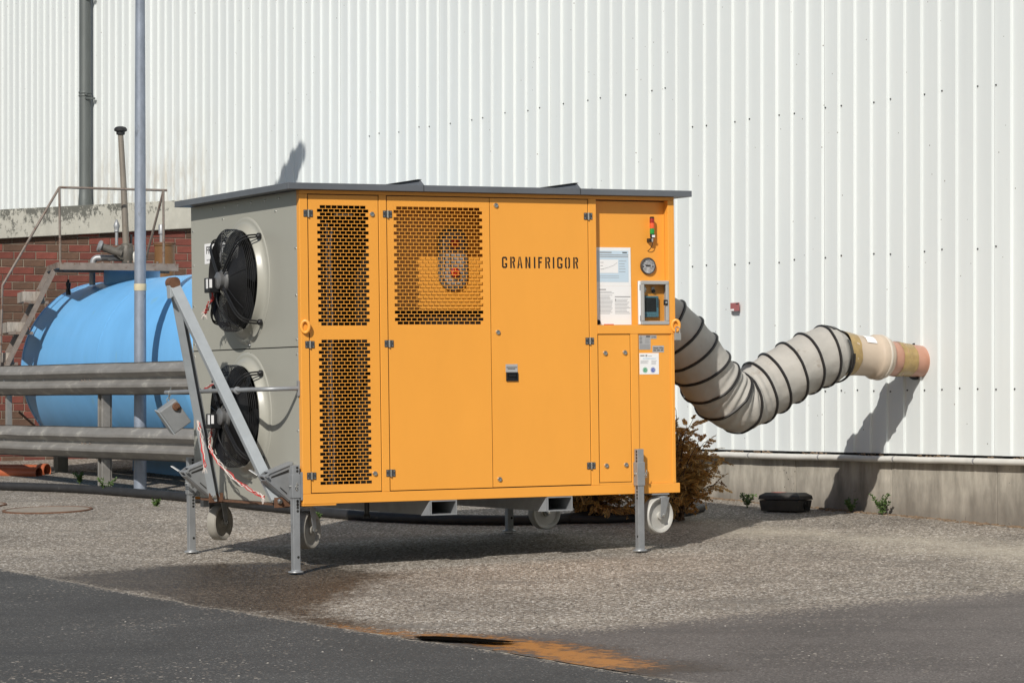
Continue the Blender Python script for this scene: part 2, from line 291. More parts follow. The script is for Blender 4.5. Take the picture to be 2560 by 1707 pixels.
def ground_material(name, stones, gscale, patchcol, rough=.9, bump=.6, pavers=False, spill=False):
    """stones: colour ramp list for single grains; attributes wet / rust / pale carry stains with shapes of their own"""
    m = bpy.data.materials.new(name); m.use_nodes = True; t = m.node_tree; N = t.nodes; L = t.links
    bs = N['Principled BSDF']
    tc = N.new('ShaderNodeTexCoord')
    vo = N.new('ShaderNodeTexVoronoi'); vo.inputs['Scale'].default_value = gscale; L.new(tc.outputs['Object'], vo.inputs['Vector'])
    sp = N.new('ShaderNodeSeparateColor'); L.new(vo.outputs['Color'], sp.inputs[0])
    rp = N.new('ShaderNodeValToRGB'); rp.color_ramp.interpolation = 'LINEAR'
    el = rp.color_ramp.elements
    while len(el) < len(stones): el.new(.5)
    for i, (p, c) in enumerate(stones): el[i].position = p; el[i].color = (*c, 1)
    L.new(sp.outputs[0], rp.inputs[0])
    n1 = N.new('ShaderNodeTexNoise'); n1.inputs['Scale'].default_value = .9; n1.inputs['Detail'].default_value = 9; n1.inputs['Roughness'].default_value = .62; L.new(tc.outputs['Object'], n1.inputs['Vector'])
    r1 = N.new('ShaderNodeMapRange'); r1.inputs['From Min'].default_value = .3; r1.inputs['From Max'].default_value = .7; r1.inputs['To Min'].default_value = .74; r1.inputs['To Max'].default_value = 1.22; L.new(n1.outputs['Fac'], r1.inputs['Value'])
    sc = N.new('ShaderNodeVectorMath'); sc.operation = 'SCALE'; L.new(rp.outputs[0], sc.inputs[0]); L.new(r1.outputs[0], sc.inputs['Scale'])
    # worn tar patches
    n2 = N.new('ShaderNodeTexNoise'); n2.inputs['Scale'].default_value = 1.7; n2.inputs['Detail'].default_value = 8; n2.inputs['Roughness'].default_value = .7
    mp = N.new('ShaderNodeMapping'); mp.inputs['Rotation'].default_value = (0,0,R(12) if spill else R(33)); mp.inputs['Scale'].default_value = (.22,1.5,1) if spill else (.55,1.3,1); L.new(tc.outputs['Object'], mp.inputs[0]); L.new(mp.outputs[0], n2.inputs['Vector'])
    rr = N.new('ShaderNodeMapRange'); rr.inputs['From Min'].default_value = .55; rr.inputs['From Max'].default_value = .68; rr.inputs['To Max'].default_value = .7; L.new(n2.outputs['Fac'], rr.inputs['Value'])
    mx = N.new('ShaderNodeMix'); mx.data_type = 'RGBA'; L.new(rr.outputs[0], mx.inputs['Factor']); L.new(sc.outputs[0], mx.inputs[6]); mx.inputs[7].default_value = (*patchcol, 1)
    c = mx.outputs[2]
    if pavers:
        mpb = N.new('ShaderNodeMapping'); mpb.inputs['Rotation'].default_value = (0,0,R(59.4)); L.new(tc.outputs['Object'], mpb.inputs[0])
        bt = N.new('ShaderNodeTexBrick'); bt.inputs['Scale'].default_value = 1; bt.inputs['Brick Width'].default_value = .20; bt.inputs['Row Height'].default_value = .10; bt.inputs['Mortar Size'].default_value = .006
        bt.inputs['Color1'].default_value = (1,1,1,1); bt.inputs['Color2'].default_value = (.86,.85,.84,1); bt.inputs['Mortar'].default_value = (.45,.42,.40,1); L.new(mpb.outputs[0], bt.inputs['Vector'])
        spx = N.new('ShaderNodeSeparateXYZ'); L.new(mpb.outputs[0], spx.inputs[0])
        fz = N.new('ShaderNodeMapRange'); fz.inputs['From Min'].default_value = 10.9; fz.inputs['From Max'].default_value = 12.6; fz.inputs['To Max'].default_value = .75; L.new(spx.outputs['Y'], fz.inputs['Value'])
        k = N.new('ShaderNodeMix'); k.data_type = 'RGBA'; k.blend_type = 'MULTIPLY'; L.new(fz.outputs[0], k.inputs['Factor']); L.new(c, k.inputs[6]); L.new(bt.outputs['Color'], k.inputs[7]); c = k.outputs[2]
    n5 = N.new('ShaderNodeTexNoise'); n5.inputs['Scale'].default_value = 14; n5.inputs['Detail'].default_value = 8; n5.inputs['Roughness'].default_value = .7; L.new(tc.outputs['Object'], n5.inputs['Vector'])
    def attr_mix(c, attr, col, lo, hi, fac=1.0, mult=False, amp=.9):
        a = N.new('ShaderNodeAttribute'); a.attribute_name = attr
        s_ = N.new('ShaderNodeMath'); s_.operation = 'MULTIPLY_ADD'; L.new(n5.outputs['Fac'], s_.inputs[0]); s_.inputs[1].default_value = amp; L.new(a.outputs['Fac'], s_.inputs[2])
        g = N.new('ShaderNodeMapRange'); g.inputs['From Min'].default_value = lo; g.inputs['From Max'].default_value = hi; g.inputs['To Max'].default_value = fac; L.new(s_.outputs[0], g.inputs['Value'])
        k = N.new('ShaderNodeMix'); k.data_type = 'RGBA'; k.blend_type = 'MULTIPLY' if mult else 'MIX'; L.new(g.outputs[0], k.inputs['Factor']); L.new(c, k.inputs[6]); k.inputs[7].default_value = (*col, 1)
        return k.outputs[2], g.outputs[0]
    if spill:
        v2 = N.new('ShaderNodeTexVoronoi'); v2.inputs['Scale'].default_value = 70; L.new(tc.outputs['Object'], v2.inputs['Vector'])
        s2 = N.new('ShaderNodeSeparateColor'); L.new(v2.outputs['Color'], s2.inputs[0])
        rp2 = N.new('ShaderNodeValToRGB'); e2 = rp2.color_ramp.elements; e2[0].color = (.10,.085,.07,1); e2[1].color = (.48,.43,.37,1); e2.new(.5).color = (.25,.215,.175,1); L.new(s2.outputs[1], rp2.inputs[0])
        at = N.new('ShaderNodeAttribute'); at.attribute_name = 'spill'
        gt = N.new('ShaderNodeMath'); gt.operation = 'LESS_THAN'; L.new(s2.outputs[2], gt.inputs[0]); L.new(at.outputs['Fac'], gt.inputs[1])
        k2 = N.new('ShaderNodeMix'); k2.data_type = 'RGBA'; L.new(gt.outputs[0], k2.inputs['Factor']); L.new(c, k2.inputs[6]); L.new(rp2.outputs[0], k2.inputs[7]); c = k2.outputs[2]
    c, _ = attr_mix(c, 'pale', (.45,.405,.325), .85, 1.35, .75)
    c, wet = attr_mix(c, 'wet', (.29,.25,.21), 1.0, 1.5, 1.0, True, amp=1.4)
    c, _ = attr_mix(c, 'rust', (.42,.175,.036), 1.5, 1.95, .92, amp=2.2)
    L.new(c, bs.inputs['Base Color'])
    rg = N.new('ShaderNodeMapRange'); rg.inputs['To Min'].default_value = rough; rg.inputs['To Max'].default_value = .5; L.new(wet, rg.inputs['Value']); L.new(rg.outputs[0], bs.inputs['Roughness'])
    b = N.new('ShaderNodeBump'); b.inputs['Strength'].default_value = bump; b.inputs['Distance'].default_value = .006; L.new(vo.outputs['Distance'], b.inputs['Height']); L.new(b.outputs[0], bs.inputs['Normal'])
    return m
GRAVEL = ground_material('exposed_aggregate', [(0,(.045,.038,.032)),(.25,(.15,.125,.10)),(.55,(.26,.225,.185)),(.84,(.36,.32,.265)),(1,(.78,.74,.68))], 78, (.155,.14,.122), bump=.9, pavers=True)
LANE = ground_material('dark_asphalt', [(0,(.040,.040,.040)),(.5,(.064,.063,.061)),(.95,(.088,.086,.082)),(1,(.26,.25,.23))], 120, (.046,.046,.047), bump=.35, spill=True)
PATCH = ground_material('brown_asphalt', [(0,(.075,.066,.060)),(.5,(.125,.110,.100)),(.95,(.168,.148,.135)),(1,(.32,.30,.27))], 120, (.082,.074,.069), bump=.35, spill=True)

# ------------------------------------------------------------------ ground sheets
NX, NY = .861, .509                     # unit normal of the hall wall (pointing into the hall)
def gz(x, y):
    y = max(8.0, min(40.0, y)); x = max(-12.0, min(9.0, x))
    return -.026+.021*(NX*x+NY*y-9.09)+.030*(y-20.3)
def seg_d(p, a, b):
    ax, ay = a; bx, by = b; dx, dy = bx-ax, by-ay; t = max(0, min(1, ((p[0]-ax)*dx+(p[1]-ay)*dy)/(dx*dx+dy*dy)))
    return math.hypot(p[0]-ax-dx*t, p[1]-ay-dy*t)
def poly_d(p, P): return min(seg_d(p, P[i], P[i+1]) for i in range(len(P)-1))
def inside(p, P):
    r = False; j = len(P)-1
    for i in range(len(P)):
        if (P[i][1] > p[1]) != (P[j][1] > p[1]) and p[0] < (P[j][0]-P[i][0])*(p[1]-P[i][1])/(P[j][1]-P[i][1])+P[i][0]: r = not r
        j = i
    return r
EDGE = [(-16,40.5),(-8.5,28.6),(-5.0,23.2),(-3.587,21.02),(-2.651,19.52),(-1.84,18.22),(-1.087,17.18),(-.662,16.53),(-.176,15.93),(.274,15.23),(.689,14.65),(3.0,11.2),(8,3.7)]
WETP = [(-3.2,20.45),(-2.5,21.15),(-2.05,21.35),(-1.5,21.3),(-1.0,20.9),(-.75,20.2),(-1.0,19.0),(-1.12,18.3),(-.9,17.5),(-.62,16.95),(-.05,16.5),(.5,15.9),(.95,15.0),(.7,14.7),(.27,15.3),(-.18,15.98),(-.66,16.57),(-1.09,17.25),(-1.84,18.32),(-2.65,19.62)]
RUSTL = [(-1.0,17.2),(-.45,16.62),(-.05,16.2),(.25,15.72),(.48,15.28)]
def stains(x, y):
    p = (x, y); nz = mnoise.noise(V((x*1.3, y*1.3, 0)))*.35+mnoise.noise(V((x*4, y*4, 3)))*.15
    d = poly_d(p, WETP+WETP[:1]); d = d if inside(p, WETP) else -d
    wet = max(0, min(1, .5+d*1.8+nz*1.1))
    al = max(0, min(1, (x+1.05)/1.3)); rust = max(0, min(1, (1.0-poly_d(p, RUSTL)*(4.0-1.7*al)+nz*1.0)*(.6+.4*al)))
    e = poly_d(p, EDGE)
    pale = max(0, 1-e*8)*1.0+max(0, .55-abs(NX*x+NY*y-15.05)*2.2)
    # dusty drift of fines across the paving by the wall
    q = NX*x+NY*y
    pale = max(pale, max(0, .72-abs(q-13.3+.5*math.sin(y*.8))*.42)*max(0, min(1, (x-.2)*.8)) + nz*.5)
    return wet, rust, max(0, min(1, pale))
def sheet_grid(name, xs, ys, keep, dz, mat, under=0.0):
    vs = []; idx = {}; fs = []; att = []
    def vid(i, j):
        if (i, j) not in idx:
            x, y = xs[i], ys[j]; idx[(i, j)] = len(vs)
            vs.append((x, y, gz(x, y)+dz+.004*mnoise.noise(V((x*1.1, y*1.1, 7))))); att.append(stains(x, y) if -7 < x < 7 and 11 < y < 30 else (0,0,0))
        return idx[(i, j)]
    for i in range(len(xs)-1):
        for j in range(len(ys)-1):
            fs.append((vid(i,j), vid(i+1,j), vid(i+1,j+1), vid(i,j+1)))
    me = bpy.data.meshes.new(name); me.from_pydata(vs, [], fs); me.materials.append(mat); me.update()
    for k, an in enumerate(('wet', 'rust', 'pale')):
        a = me.attributes.new(an, 'FLOAT', 'POINT'); a.data.foreach_set('value', [q[k] for q in att])
    o = bpy.data.objects.new(name, me); COL.objects.link(o); o['kind'] = 'structure'; return o
def lines(lo, hi, step, far):
    a = []; x = lo
    while x <= hi: a.append(x); x += step
    s = step; x = hi
    while x < far: s *= 1.6; x += s; a.append(x)
    s = step; x = lo; b = []
    while x > -far: s *= 1.6; x -= s; b.append(x)
    return b[::-1]+a
sheet_grid('paved_yard', lines(-5.6, 5.2, .075, 260), lines(13.4, 26.6, .075, 260), None, 0, GRAVEL)
def strip_sheet(name, edge, inner, dz, mat, rag, thick, rows=40, pw=2.2, spw=.10):
    """sheet between a ragged edge line and an inner line, with a real little step at the edge"""
    P = []
    for i in range(len(edge)-1):
        a, b = V(edge[i]), V(edge[i+1]); n = max(2, int((b-a).length/.05)) if -7 < a.x < 6 and a.y < 32 and b.y > 10 else 3
        for k in range(n): P.append(a+(b-a)*(k/n))
    P.append(V(edge[-1])); n = len(P); vs = []; fs = []; att = []
    for i, p in enumerate(P):
        f = i/(n-1)
        # matching point of the inner line by length
        g = f*(len(inner)-1); k = min(int(g), len(inner)-2); q = V(inner[k])+(V(inner[k+1])-V(inner[k]))*(g-k)
        d = (q-p).normalized(); p2 = p+d*(rag*(mnoise.noise(V((p.x*2.2, p.y*2.2, 1)))+.6*mnoise.noise(V((p.x*9, p.y*9, 2)))+.35*mnoise.noise(V((p.x*26, p.y*26, 5)))))
        for r in range(rows+1):
            if r == 0: c = p2-d*.012; z = gz(c.x, c.y)-.01
            else:
                s = ((r-1)/(rows-1))**pw; c = p2+(q-p2)*s; z = gz(c.x, c.y)+dz+thick*min(1, .45+(r-1)*.3)+.003*mnoise.noise(V((c.x*2.3, c.y*2.3, 4)))
            vs.append((c.x, c.y, z)); dd_ = (c-p2).length; att.append((*stains(c.x, c.y), max(0, (1-dd_/spw)**1.5 if dd_ < spw else 0)*.95+max(0, .10*mnoise.noise(V((c.x*.9, c.y*.9, 8))))))
    for i in range(n-1):
        for r in range(rows): fs.append((i*(rows+1)+r, (i+1)*(rows+1)+r, (i+1)*(rows+1)+r+1, i*(rows+1)+r+1))
    me = bpy.data.meshes.new(name); me.from_pydata(vs, [], fs); me.materials.append(mat); me.update()
    bm = bmesh.new(); bm.from_mesh(me); bmesh.ops.recalc_face_normals(bm, faces=bm.faces)
    bm.faces.ensure_lookup_table()
    if sum(f_.normal.z for f_ in bm.faces) < 0: bmesh.ops.reverse_faces(bm, faces=bm.faces)
    bm.to_mesh(me); bm.free()
    for k, an in enumerate(('wet', 'rust', 'pale')):
        a = me.attributes.new(an, 'FLOAT', 'POINT'); a.data.foreach_set('value', [q[k]*(1 if name == 'asphalt_patch' else (0 if k < 2 else .6)) for q in att])
    a = me.attributes.new('spill', 'FLOAT', 'POINT'); a.data.foreach_set('value', [q[3] for q in att])
    o = bpy.data.objects.new(name, me); COL.objects.link(o); o['kind'] = 'structure'; return o
strip_sheet('asphalt_lane', EDGE, [(-40,25),(-30,10),(-20,4),(-12,0),(-6,-4),(2,-10)], .006, LANE, .035, .014)
PE = [(9.0,22.0),(5.0,19.9),(3.178,18.62),(2.162,18.08),(1.336,17.57),(.55,16.95),(-.186,16.80),(-.66,16.62)]
strip_sheet('asphalt_patch', PE, [(12.0,6.0),(9.0,5.0),(6.0,6.6),(3.0,11.25),(1.6,13.3),(.71,14.70),(-.16,15.99),(-.64,16.58)], .004, PATCH, .05, .004, rows=70, pw=1.0, spw=.55)
# puddle lying in the gutter
pp = []
for k in range(64):
    a = 2*math.pi*k/64; r = 1+.30*mnoise.noise(V((math.cos(a)*1.7, math.sin(a)*1.7, 9)))+.16*mnoise.noise(V((math.cos(a)*6, math.sin(a)*6, 4)))
    x = -.29+(.30*math.cos(a)*.83+.115*math.sin(a)*.55)*r; y = 16.34+(-.30*math.cos(a)*.62+.115*math.sin(a)*.83)*r
    pp.append((x, y, gz(-.29,16.34)+.019))
mb = MB(); mb.add(pp, [tuple(range(64))]); tag(mb.build('puddle_water', WATER), kind='structure')

# ------------------------------------------------------------------ white hall with corrugated cladding
HALL = empty('warehouse_hall', (3.291, 24.198, 0), math.atan2(-.861, .509), 'tall white corrugated metal hall on a concrete plinth behind the machine', 'building')
PIT = .222
def sheet_mesh(x0, nr, z0, z1):
    pr = []
    for k in range(nr):
        b = x0+k*PIT
        pr += [(b, 0), (b+.098, 0), (b+.116, -.021), (b+.2075, -.021), (b+.2105, -.001)]
    pr.append((x0+nr*PIT, 0))
    m = MB(); n = len(pr)
    m.add([(x, y, z0) for x, y in pr]+[(x, y, z1) for x, y in pr], [(i, i+1, n+i+1, n+i) for i in range(n-1)])
    return m
for k in range(28):
    x0 = -24.6+k*5*PIT
    o = sheet_mesh(x0, 5, .728, 11.0).build('corrugated_sheet', SHEET, HALL)
    # every sheet is set a hair out of line with its neighbour
    o.location = (0, .0015*(k % 2), 0)
MB().box((-24.6, .05, .5), (6.5, .4, 11.0)).build('inner_wall', DARK, HALL)
MB().box((-24.6, .012, .690), (6.5, .06, .74)).build('shadow_gap', DARK, HALL)  # dark strip stands in for the shade below the sheet edge
js = [-.387+1.33*k for k in range(-14, 6)]
for a, b in zip(js[:-1], js[1:]):
    MB().box((a+.004, .012+random.uniform(-.002, .002), -.3), (b-.004, .3, .69)).build('concrete_panel', PLINTH, HALL, bevel=.006)
MB().box((js[0], .03, -.3), (js[-1], .28, .688)).build('joint_filler', DARK, HALL)
# sheet fixing screws in their rows
ms = MB()
for zrow, x0_, x1_, st in ((4.02, -9.7, -3.3, 1), (3.62, -3.3, 6, 2), (2.36, -4, 6, 2), (1.245, -3.2, 6, 1)):
    k0 = int((x0_+24.6)/PIT); k1 = int((x1_+24.6)/PIT)
    for k in range(k0, k1):
        if st == 2 and k % 3 == 1: continue
        if st == 1 and zrow > 4 and k % 5 in (1, 4): continue
        x = -24.6+k*PIT+.222+.02; z = zrow+random.uniform(-.012, .012)
        ms.lathe((x, -.001, z), (0,-1,0), [(.0075,0),(.0075,.003),(.005,.004),(.005,.008),(0,.009)], 8)
tag(ms.build('sheet_screws', HING, HALL), kind='stuff')
# white conduit pipe along the foot of the cladding
PIPE = empty('plinth_pipe', (3.291, 24.198, .683), math.atan2(-.861, .509), 'thin weathered white pipe running along the top of the plinth', 'pipe')
js2 = [-.28+1.02*k for k in range(-9, 6)]
for a, b in zip(js2[:-1], js2[1:]):
    pts = [(a+(b-a)*q/6, -.042+random.uniform(-.003,.003), random.uniform(-.003,.003)) for q in range(7)]; pts[0] = (a+.012, -.042, 0); pts[-1] = (b-.012, -.042, 0)
    MB().tube(pts, .026, 14).build('pipe_length', PIPEW, PIPE, smooth=True)
    MB().cyl((b-.012, -.042, 0), (b+.012, -.042, 0), .0225, 14).build('pipe_joint', INKG, PIPE, smooth=True)
# debris lodged along the pipe
ml = MB()
for _ in range(240):
    x = random.uniform(-3.6, 1.6)
    if mnoise.noise(V((x*2.5, 0, 0))) < .02: continue
    c = V((x, -.03+random.uniform(-.012,.012), .712+random.uniform(-.004,.008))); d = V((random.uniform(-1,1), random.uniform(-1,1), random.uniform(-.4,.4))).normalized()
    ml.obox(c, d*random.uniform(.006,.018), d.orthogonal().normalized()*.005, d.cross(d.orthogonal()).normalized()*.002)
lo = ml.build('leaf_debris', LITM, None); lo.matrix_world = HALL.matrix_basis.copy(); tag(lo, 'dry leaf debris caught along the top of the white pipe', 'debris', kind='stuff')
# small faded sign on the cladding
sg = empty('wall_sign', (1.995-.04*NX, 26.389-.04*NY, 1.984), math.atan2(-.861, .509), 'small faded pink notice fixed to the white cladding above the hose', 'sign')
MB().box((-.068,-.003,-.036),(.068,0,.036)).build('plate', PINKS, sg)
MB().box((-.064,-.0045,-.034),(-.012,-.0035,-.018)).build('white_corner_print', PAPER, sg)
MB().box((.02,-.0045,.022),(.055,-.0035,.031)).build('dark_print', INK, sg)

# zinc downpipe on the far end of the cladding
DP = empty('downpipe', (-5.418, 38.929, 0), math.atan2(-.861, .509), 'grey zinc rainwater downpipe on the white cladding', 'downpipe')
MB().cyl((0,-.13,3.86),(0,-.13,10.6), .076, 20).build('pipe', DOWN, DP, smooth=True)
MB().lathe((0,-.13,3.86),(0,0,1),[(.09,-.35),(.088,-.12),(.083,-.04),(.079,.0),(.078,.05)],20).build('shoe', DOWN, DP, smooth=True)
for z in (5.13, 6.42, 7.7):
    b = MB(); b.lathe((0,-.13,z),(0,0,1),[(.083,-.02),(.086,-.012),(.083,0)],20); b.lathe((0,-.13,z+.03),(0,0,1),[(.083,-.012),(.085,0),(.083,.012)],20)
    b.box((.07,-.16,z-.06),(.1,-.03,z-.035)); b.box((.07,-.17,z-.01),(.095,-.14,z+.03)); b.build('bracket', DOWN, DP, smooth=True)

# ------------------------------------------------------------------ brick annex with concrete coping
AX = empty('brick_annex', (-5.905, 34.6, 0), R(12), 'low red and brown brick annex with a stained concrete coping', 'building')
MORT = M('pale_mortar', (.27,.23,.18), .9, var=.2, scale=6, over=.50, ocol=(.12,.095,.075), oscale=1.6, bump=.3, bscale=80)
MB().add([(-2,.010,0),(4.6,.010,0),(4.6,.35,0),(-2,.35,0),(-2,.010,2.95),(4.6,.010,3.38),(4.6,.35,3.38),(-2,.35,2.95)],[(0,3,2,1),(4,5,6,7),(0,1,5,4),(1,2,6,5),(2,3,7,6),(3,0,4,7)]).build('mortar_wall', MORT, AX)
BR1 = M('red_brick', (.135,.036,.025), .85, var=.2, scale=9, objrand=.22, bump=.4, bscale=60, over=.66, ocol=(.15,.06,.04), oscale=8)
BR2 = M('brown_brick', (.085,.046,.029), .85, var=.22, scale=9, objrand=.2, bump=.4, bscale=60, over=.66, ocol=(.09,.05,.035), oscale=8)
def brick_me(L, mat, nm):
    m = MB(); e = .003; H_ = .0790
    m.add([(e,0,e),(L-e,0,e),(L-e,0,H_-e),(e,0,H_-e),(0,.006,0),(L,.006,0),(L,.006,H_),(0,.006,H_),(0,.03,0),(L,.03,0),(L,.03,H_),(0,.03,H_)],
          [(0,1,2,3),(4,5,1,0),(5,6,2,1),(6,7,3,2),(7,4,0,3),(8,9,5,4),(9,10,6,5),(10,11,7,6),(11,8,4,7)])
    return m.mesh(nm, mat)
BM = {(L, k): brick_me(L, mt, 'brick') for L in (.2415, .1168) for k, mt in ((0, BR1), (1, BR2))}
nb = 0
for c in range(-30, 5):
    z = 2.975+c*.0876+.0065
    if z < .42: continue
    x = -.35+(.125 if c % 2 else 0)+random.uniform(-.012, .012)
    while x < 2.75:
        L = .1168 if random.random() < .07 else .2415
        # leave out what the tank wholly hides
        if not (x > 1.55 and .72 < z < 2.25) and not (x > .75 and .72 < z < 2.0) and z < 3.06+.066*max(0, x)+.02:
            share('brick', BM[(L, 1 if random.random() < .38 else 0)], AX, (x, random.uniform(-.0015, .0015), z)); nb += 1
        x += L+.0088
m = MB()
x0, x1 = -2.0, 4.4; b0 = 3.033+.066*x0; b1 = 3.033+.066*x1
m.add([(x0,-.07,b0),(x1,-.07,b1),(x1,-.07,b1+.335),(x0,-.07,b0+.335),(x0,.4,b0),(x1,.4,b1),(x1,.4,b1+.345),(x0,.4,b0+.345)],
      [(0,1,2,3),(5,4,7,6),(3,2,6,7),(1,0,4,5),(0,3,7,4),(2,1,5,6)])
m.build('coping', CONC, AX, bevel=.008)

# ------------------------------------------------------------------ lamp post
LP = empty('lamp_post', (-3.577, 28.86, .25), 0, 'tall galvanised steel lamp post standing behind the guardrail', 'lamp post')
MB().tube([(0,0,0),(0,0,.3),(0,0,3.4),(0,0,6.5)], [.062,.061,.052,.038], 20).build('pole', GALVP, LP, smooth=True)
MB().lathe((0,0,1.97),(0,0,1),[(.0585,0),(.0595,.004),(.0595,.062),(.0585,.066)],20).build('yellowed_band', M('yellowed_tape', (.52,.46,.31), .6, var=.12, scale=18), LP, smooth=True)
MB().tube(smooth_path([(0,0,6.45),(-.03,.01,6.56),(-.30,.03,6.78),(-.55,.04,7.02),(-.66,.04,7.18)], 5), .024, 12).build('arm', GALVP, LP, smooth=True)
b = MB(); b.lathe((-.96,.05,7.31),(1,0,.05),[(0,-.10),(.07,-.09),(.12,-.03),(.155,.14),(.165,.32),(.14,.45),(.08,.53),(0,.56)],24); b.build('lamp_head', GALVP, LP, smooth=True)

# ------------------------------------------------------------------ blue tank
TK = empty('storage_tank', (-4.442, 32.661, 0), math.atan2(-.861, .509), 'large sky blue steel storage tank lying behind the guardrail', 'tank')
RT, TL = .95, 4.1
prof = [(0,-.36)]+[(RT*math.sin(a), -.36*math.cos(a)) for a in [math.pi/2*k/14 for k in range(1, 14)]]+[(RT,0),(RT,TL)]+[(RT*math.cos(a), TL+.36*math.sin(a)) for a in [math.pi/2*k/14 for k in range(1, 14)]]+[(0,TL+.36)]
MB().lathe((0,0,1.5),(1,0,0),prof,72).build('shell', TANK, TK, smooth=True)
for s_ in (0.02, 2.05):
    MB().lathe((0,0,1.5),(1,0,0),[(RT+.001,s_-.008),(RT+.004,s_-.004),(RT+.004,s_+.004),(RT+.001,s_+.008)],72,cap=False).build('weld_seam', TANK, TK, smooth=True)
LEGM = M('dull_leg_paint', (.15,.145,.12), .7, var=.15, scale=6)
for s_ in (-.02, 3.7):
    for yy in (-.52, .52):
        MB().box((s_, yy-.06, .1), (s_+.13, yy+.06, 1.5-math.sqrt(RT*RT-(abs(yy)+.06)**2)+.03)).build('support_leg', LEGM, TK, bevel=.004)
MB().box((.5,.12,.1),(3.9,.42,.72)).build('added_cradle_box', TANK, TK)  # added box, set in the tank's shadow to darken the space below
# manhole neck with dark lid
MB().lathe((.76,0,2.3),(0,0,1),[(.30,0),(.30,.27),(.33,.27),(.33,.285)],40).build('manhole_neck', TANK, TK, smooth=True)
MB().lathe((.76,0,2.585),(0,0,1),[(.35,0),(.365,.006),(.365,.03),(.35,.036),(.1,.045),(0,.046)],40).build('manhole_lid', TANKD, TK, smooth=True)
for k in range(12):
    a = 2*math.pi*k/12; MB().cyl((.76+.335*math.cos(a),.335*math.sin(a),2.61),(.76+.335*math.cos(a),.335*math.sin(a),2.64),.014,8).build('lid_bolt', RUSTG, TK)
# vent pipe and valve group standing on the lid
def wl(x, y, z):                        # world point to tank frame
    return TK.matrix_basis.inverted() @ V((x, y, z))
b = MB(); b.tube([wl(-4.115,32.0,2.78), wl(-4.14,32.0,3.4), wl(-4.175,32.0,4.02)], [.036,.033,.029], 16); b.build('vent_pipe', VENTM, TK, smooth=True)
MB().lathe(wl(-4.175,32.0,4.0),(0,0,1),[(.042,0),(.046,.01),(.046,.03),(.068,.04),(.07,.06),(.055,.08),(.03,.088),(0,.09)],20).build('vent_cap', TANKD, TK, smooth=True)
b = MB(); b.lathe(wl(-4.108,32.0,2.62),(0,0,1),[(.05,0),(.055,.02),(.06,.06),(.072,.09),(.072,.15),(.062,.19),(.062,.21),(.052,.22)],18)
b.lathe(wl(-4.16,31.97,2.74),(-1,0,.1),[(.07,-.04),(.075,0),(.075,.05),(.055,.07)],16); b.build('valve_body', STEELG, TK, smooth=True)
MB().tube([wl(-4.16,31.95,2.73), wl(-4.36,31.9,2.80)], [.048,.04], 14).build('valve_arm', STEELG, TK, smooth=True)
MB().lathe(wl(-4.36,31.9,2.80), V(wl(-4.40,31.89,2.815))-V(wl(-4.36,31.9,2.80)), [(.045,0),(.062,.01),(.062,.035),(.05,.045),(0,.047)], 18).build('valve_end_cap', GALV, TK, smooth=True)
MB().tube(smooth_path([wl(-4.13,32.02,2.68), wl(-4.38,32.02,2.69), wl(-4.45,32.02,2.68), wl(-4.475,32.02,2.62), wl(-4.48,32.02,2.40)], 5), .033, 14).build('elbow_pipe', GALV, TK, smooth=True)
MB().tube(smooth_path([wl(-4.1,32.02,2.72), wl(-4.03,32.02,2.71), wl(-4.0,32.02,2.66), wl(-3.995,32.02,2.6)], 5), .045, 14).build('white_elbow', PIPEW, TK, smooth=True)
b = MB(); b.cyl(wl(-4.217,32.0,2.78), wl(-4.217,32.0,2.97), .017, 10); b.lathe(wl(-4.217,32.0,2.96),(0,0,1),[(.02,0),(.028,.01),(.024,.03),(.03,.05),(.034,.07),(.024,.1),(.008,.135),(0,.14)],14); b.build('relief_valve', GALV, TK, smooth=True)
MB().lathe(wl(-4.217,32.0,2.74),(0,0,1),[(.028,0),(.028,.07),(.02,.08)],8).build('relief_fitting', RUST, TK)
MB().tube([wl(-4.075,32.05,2.6), wl(-4.07,32.05,2.94)], .016, 10).build('sight_tube', TANKD, TK, smooth=True)
b = MB(); q = wl(-4.725,31.95,2.29); b.lathe(q,(0,0,1),[(.026,0),(.026,.05),(.022,.055),(.022,.09),(.027,.1),(.027,.13),(.016,.14),(.012,.165),(0,.166)],12); b.build('filler_stub', BLK, TK, smooth=True)

# ------------------------------------------------------------------ access stair with hand rail
ST = empty('access_stair', (-4.795, 31.62, 0), R(15.4), 'rusty steel stair and platform with thin hand rail beside the blue tank', 'stair')
# local x runs along the platform (right/back), stair descends along -x, local y into depth
def stw(px_, z): return px_, z
NE, FA = 0.0, .58                        # near and far stringer
MB().bar((-.02,NE-.40,2.565),(1.22,NE-.40,2.565),.05,.075).build('platform_beam', RUSTG, ST)
MB().bar((-.02,.20,2.565),(1.22,.20,2.565),.05,.075).build('platform_beam', RUSTG, ST)
MB().bar((-.02,NE-.40,2.575),(-.02,FA,2.575),.05,.06).build('platform_beam', RUSTG, ST)
for k in range(9):
    MB().bar((.065+.13*k,NE-.38,2.59),(.065+.13*k,.18,2.59),.126,.02).build('platform_slat', RUSTG, ST)
for yy in (NE, FA):
    MB().bar((.0,yy,2.60),(-.98,yy,.62),.05,.07,up=(0,1,0)).build('stringer', RUSTG, ST)
for z in (2.26, 1.937, 1.614, 1.29, .97):
    xx = (z-2.60)/2.02+.02
    MB().box((xx-.21,.03,z-.055),(xx+.02,FA-.03,z+.055)).build('tread', WOODG, ST, bevel=.004)
    MB().bar((xx-.20,NE+.012,z-.06),(xx+.06,NE+.012,z-.06),.012,.03).build('tread_bracket', RUSTG, ST)
T_ = .0135
MB().tube([(.03,NE-.035,2.55),(.02,NE-.035,3.405)], T_, 10).build('rail_post', RUSTG, ST, smooth=True)
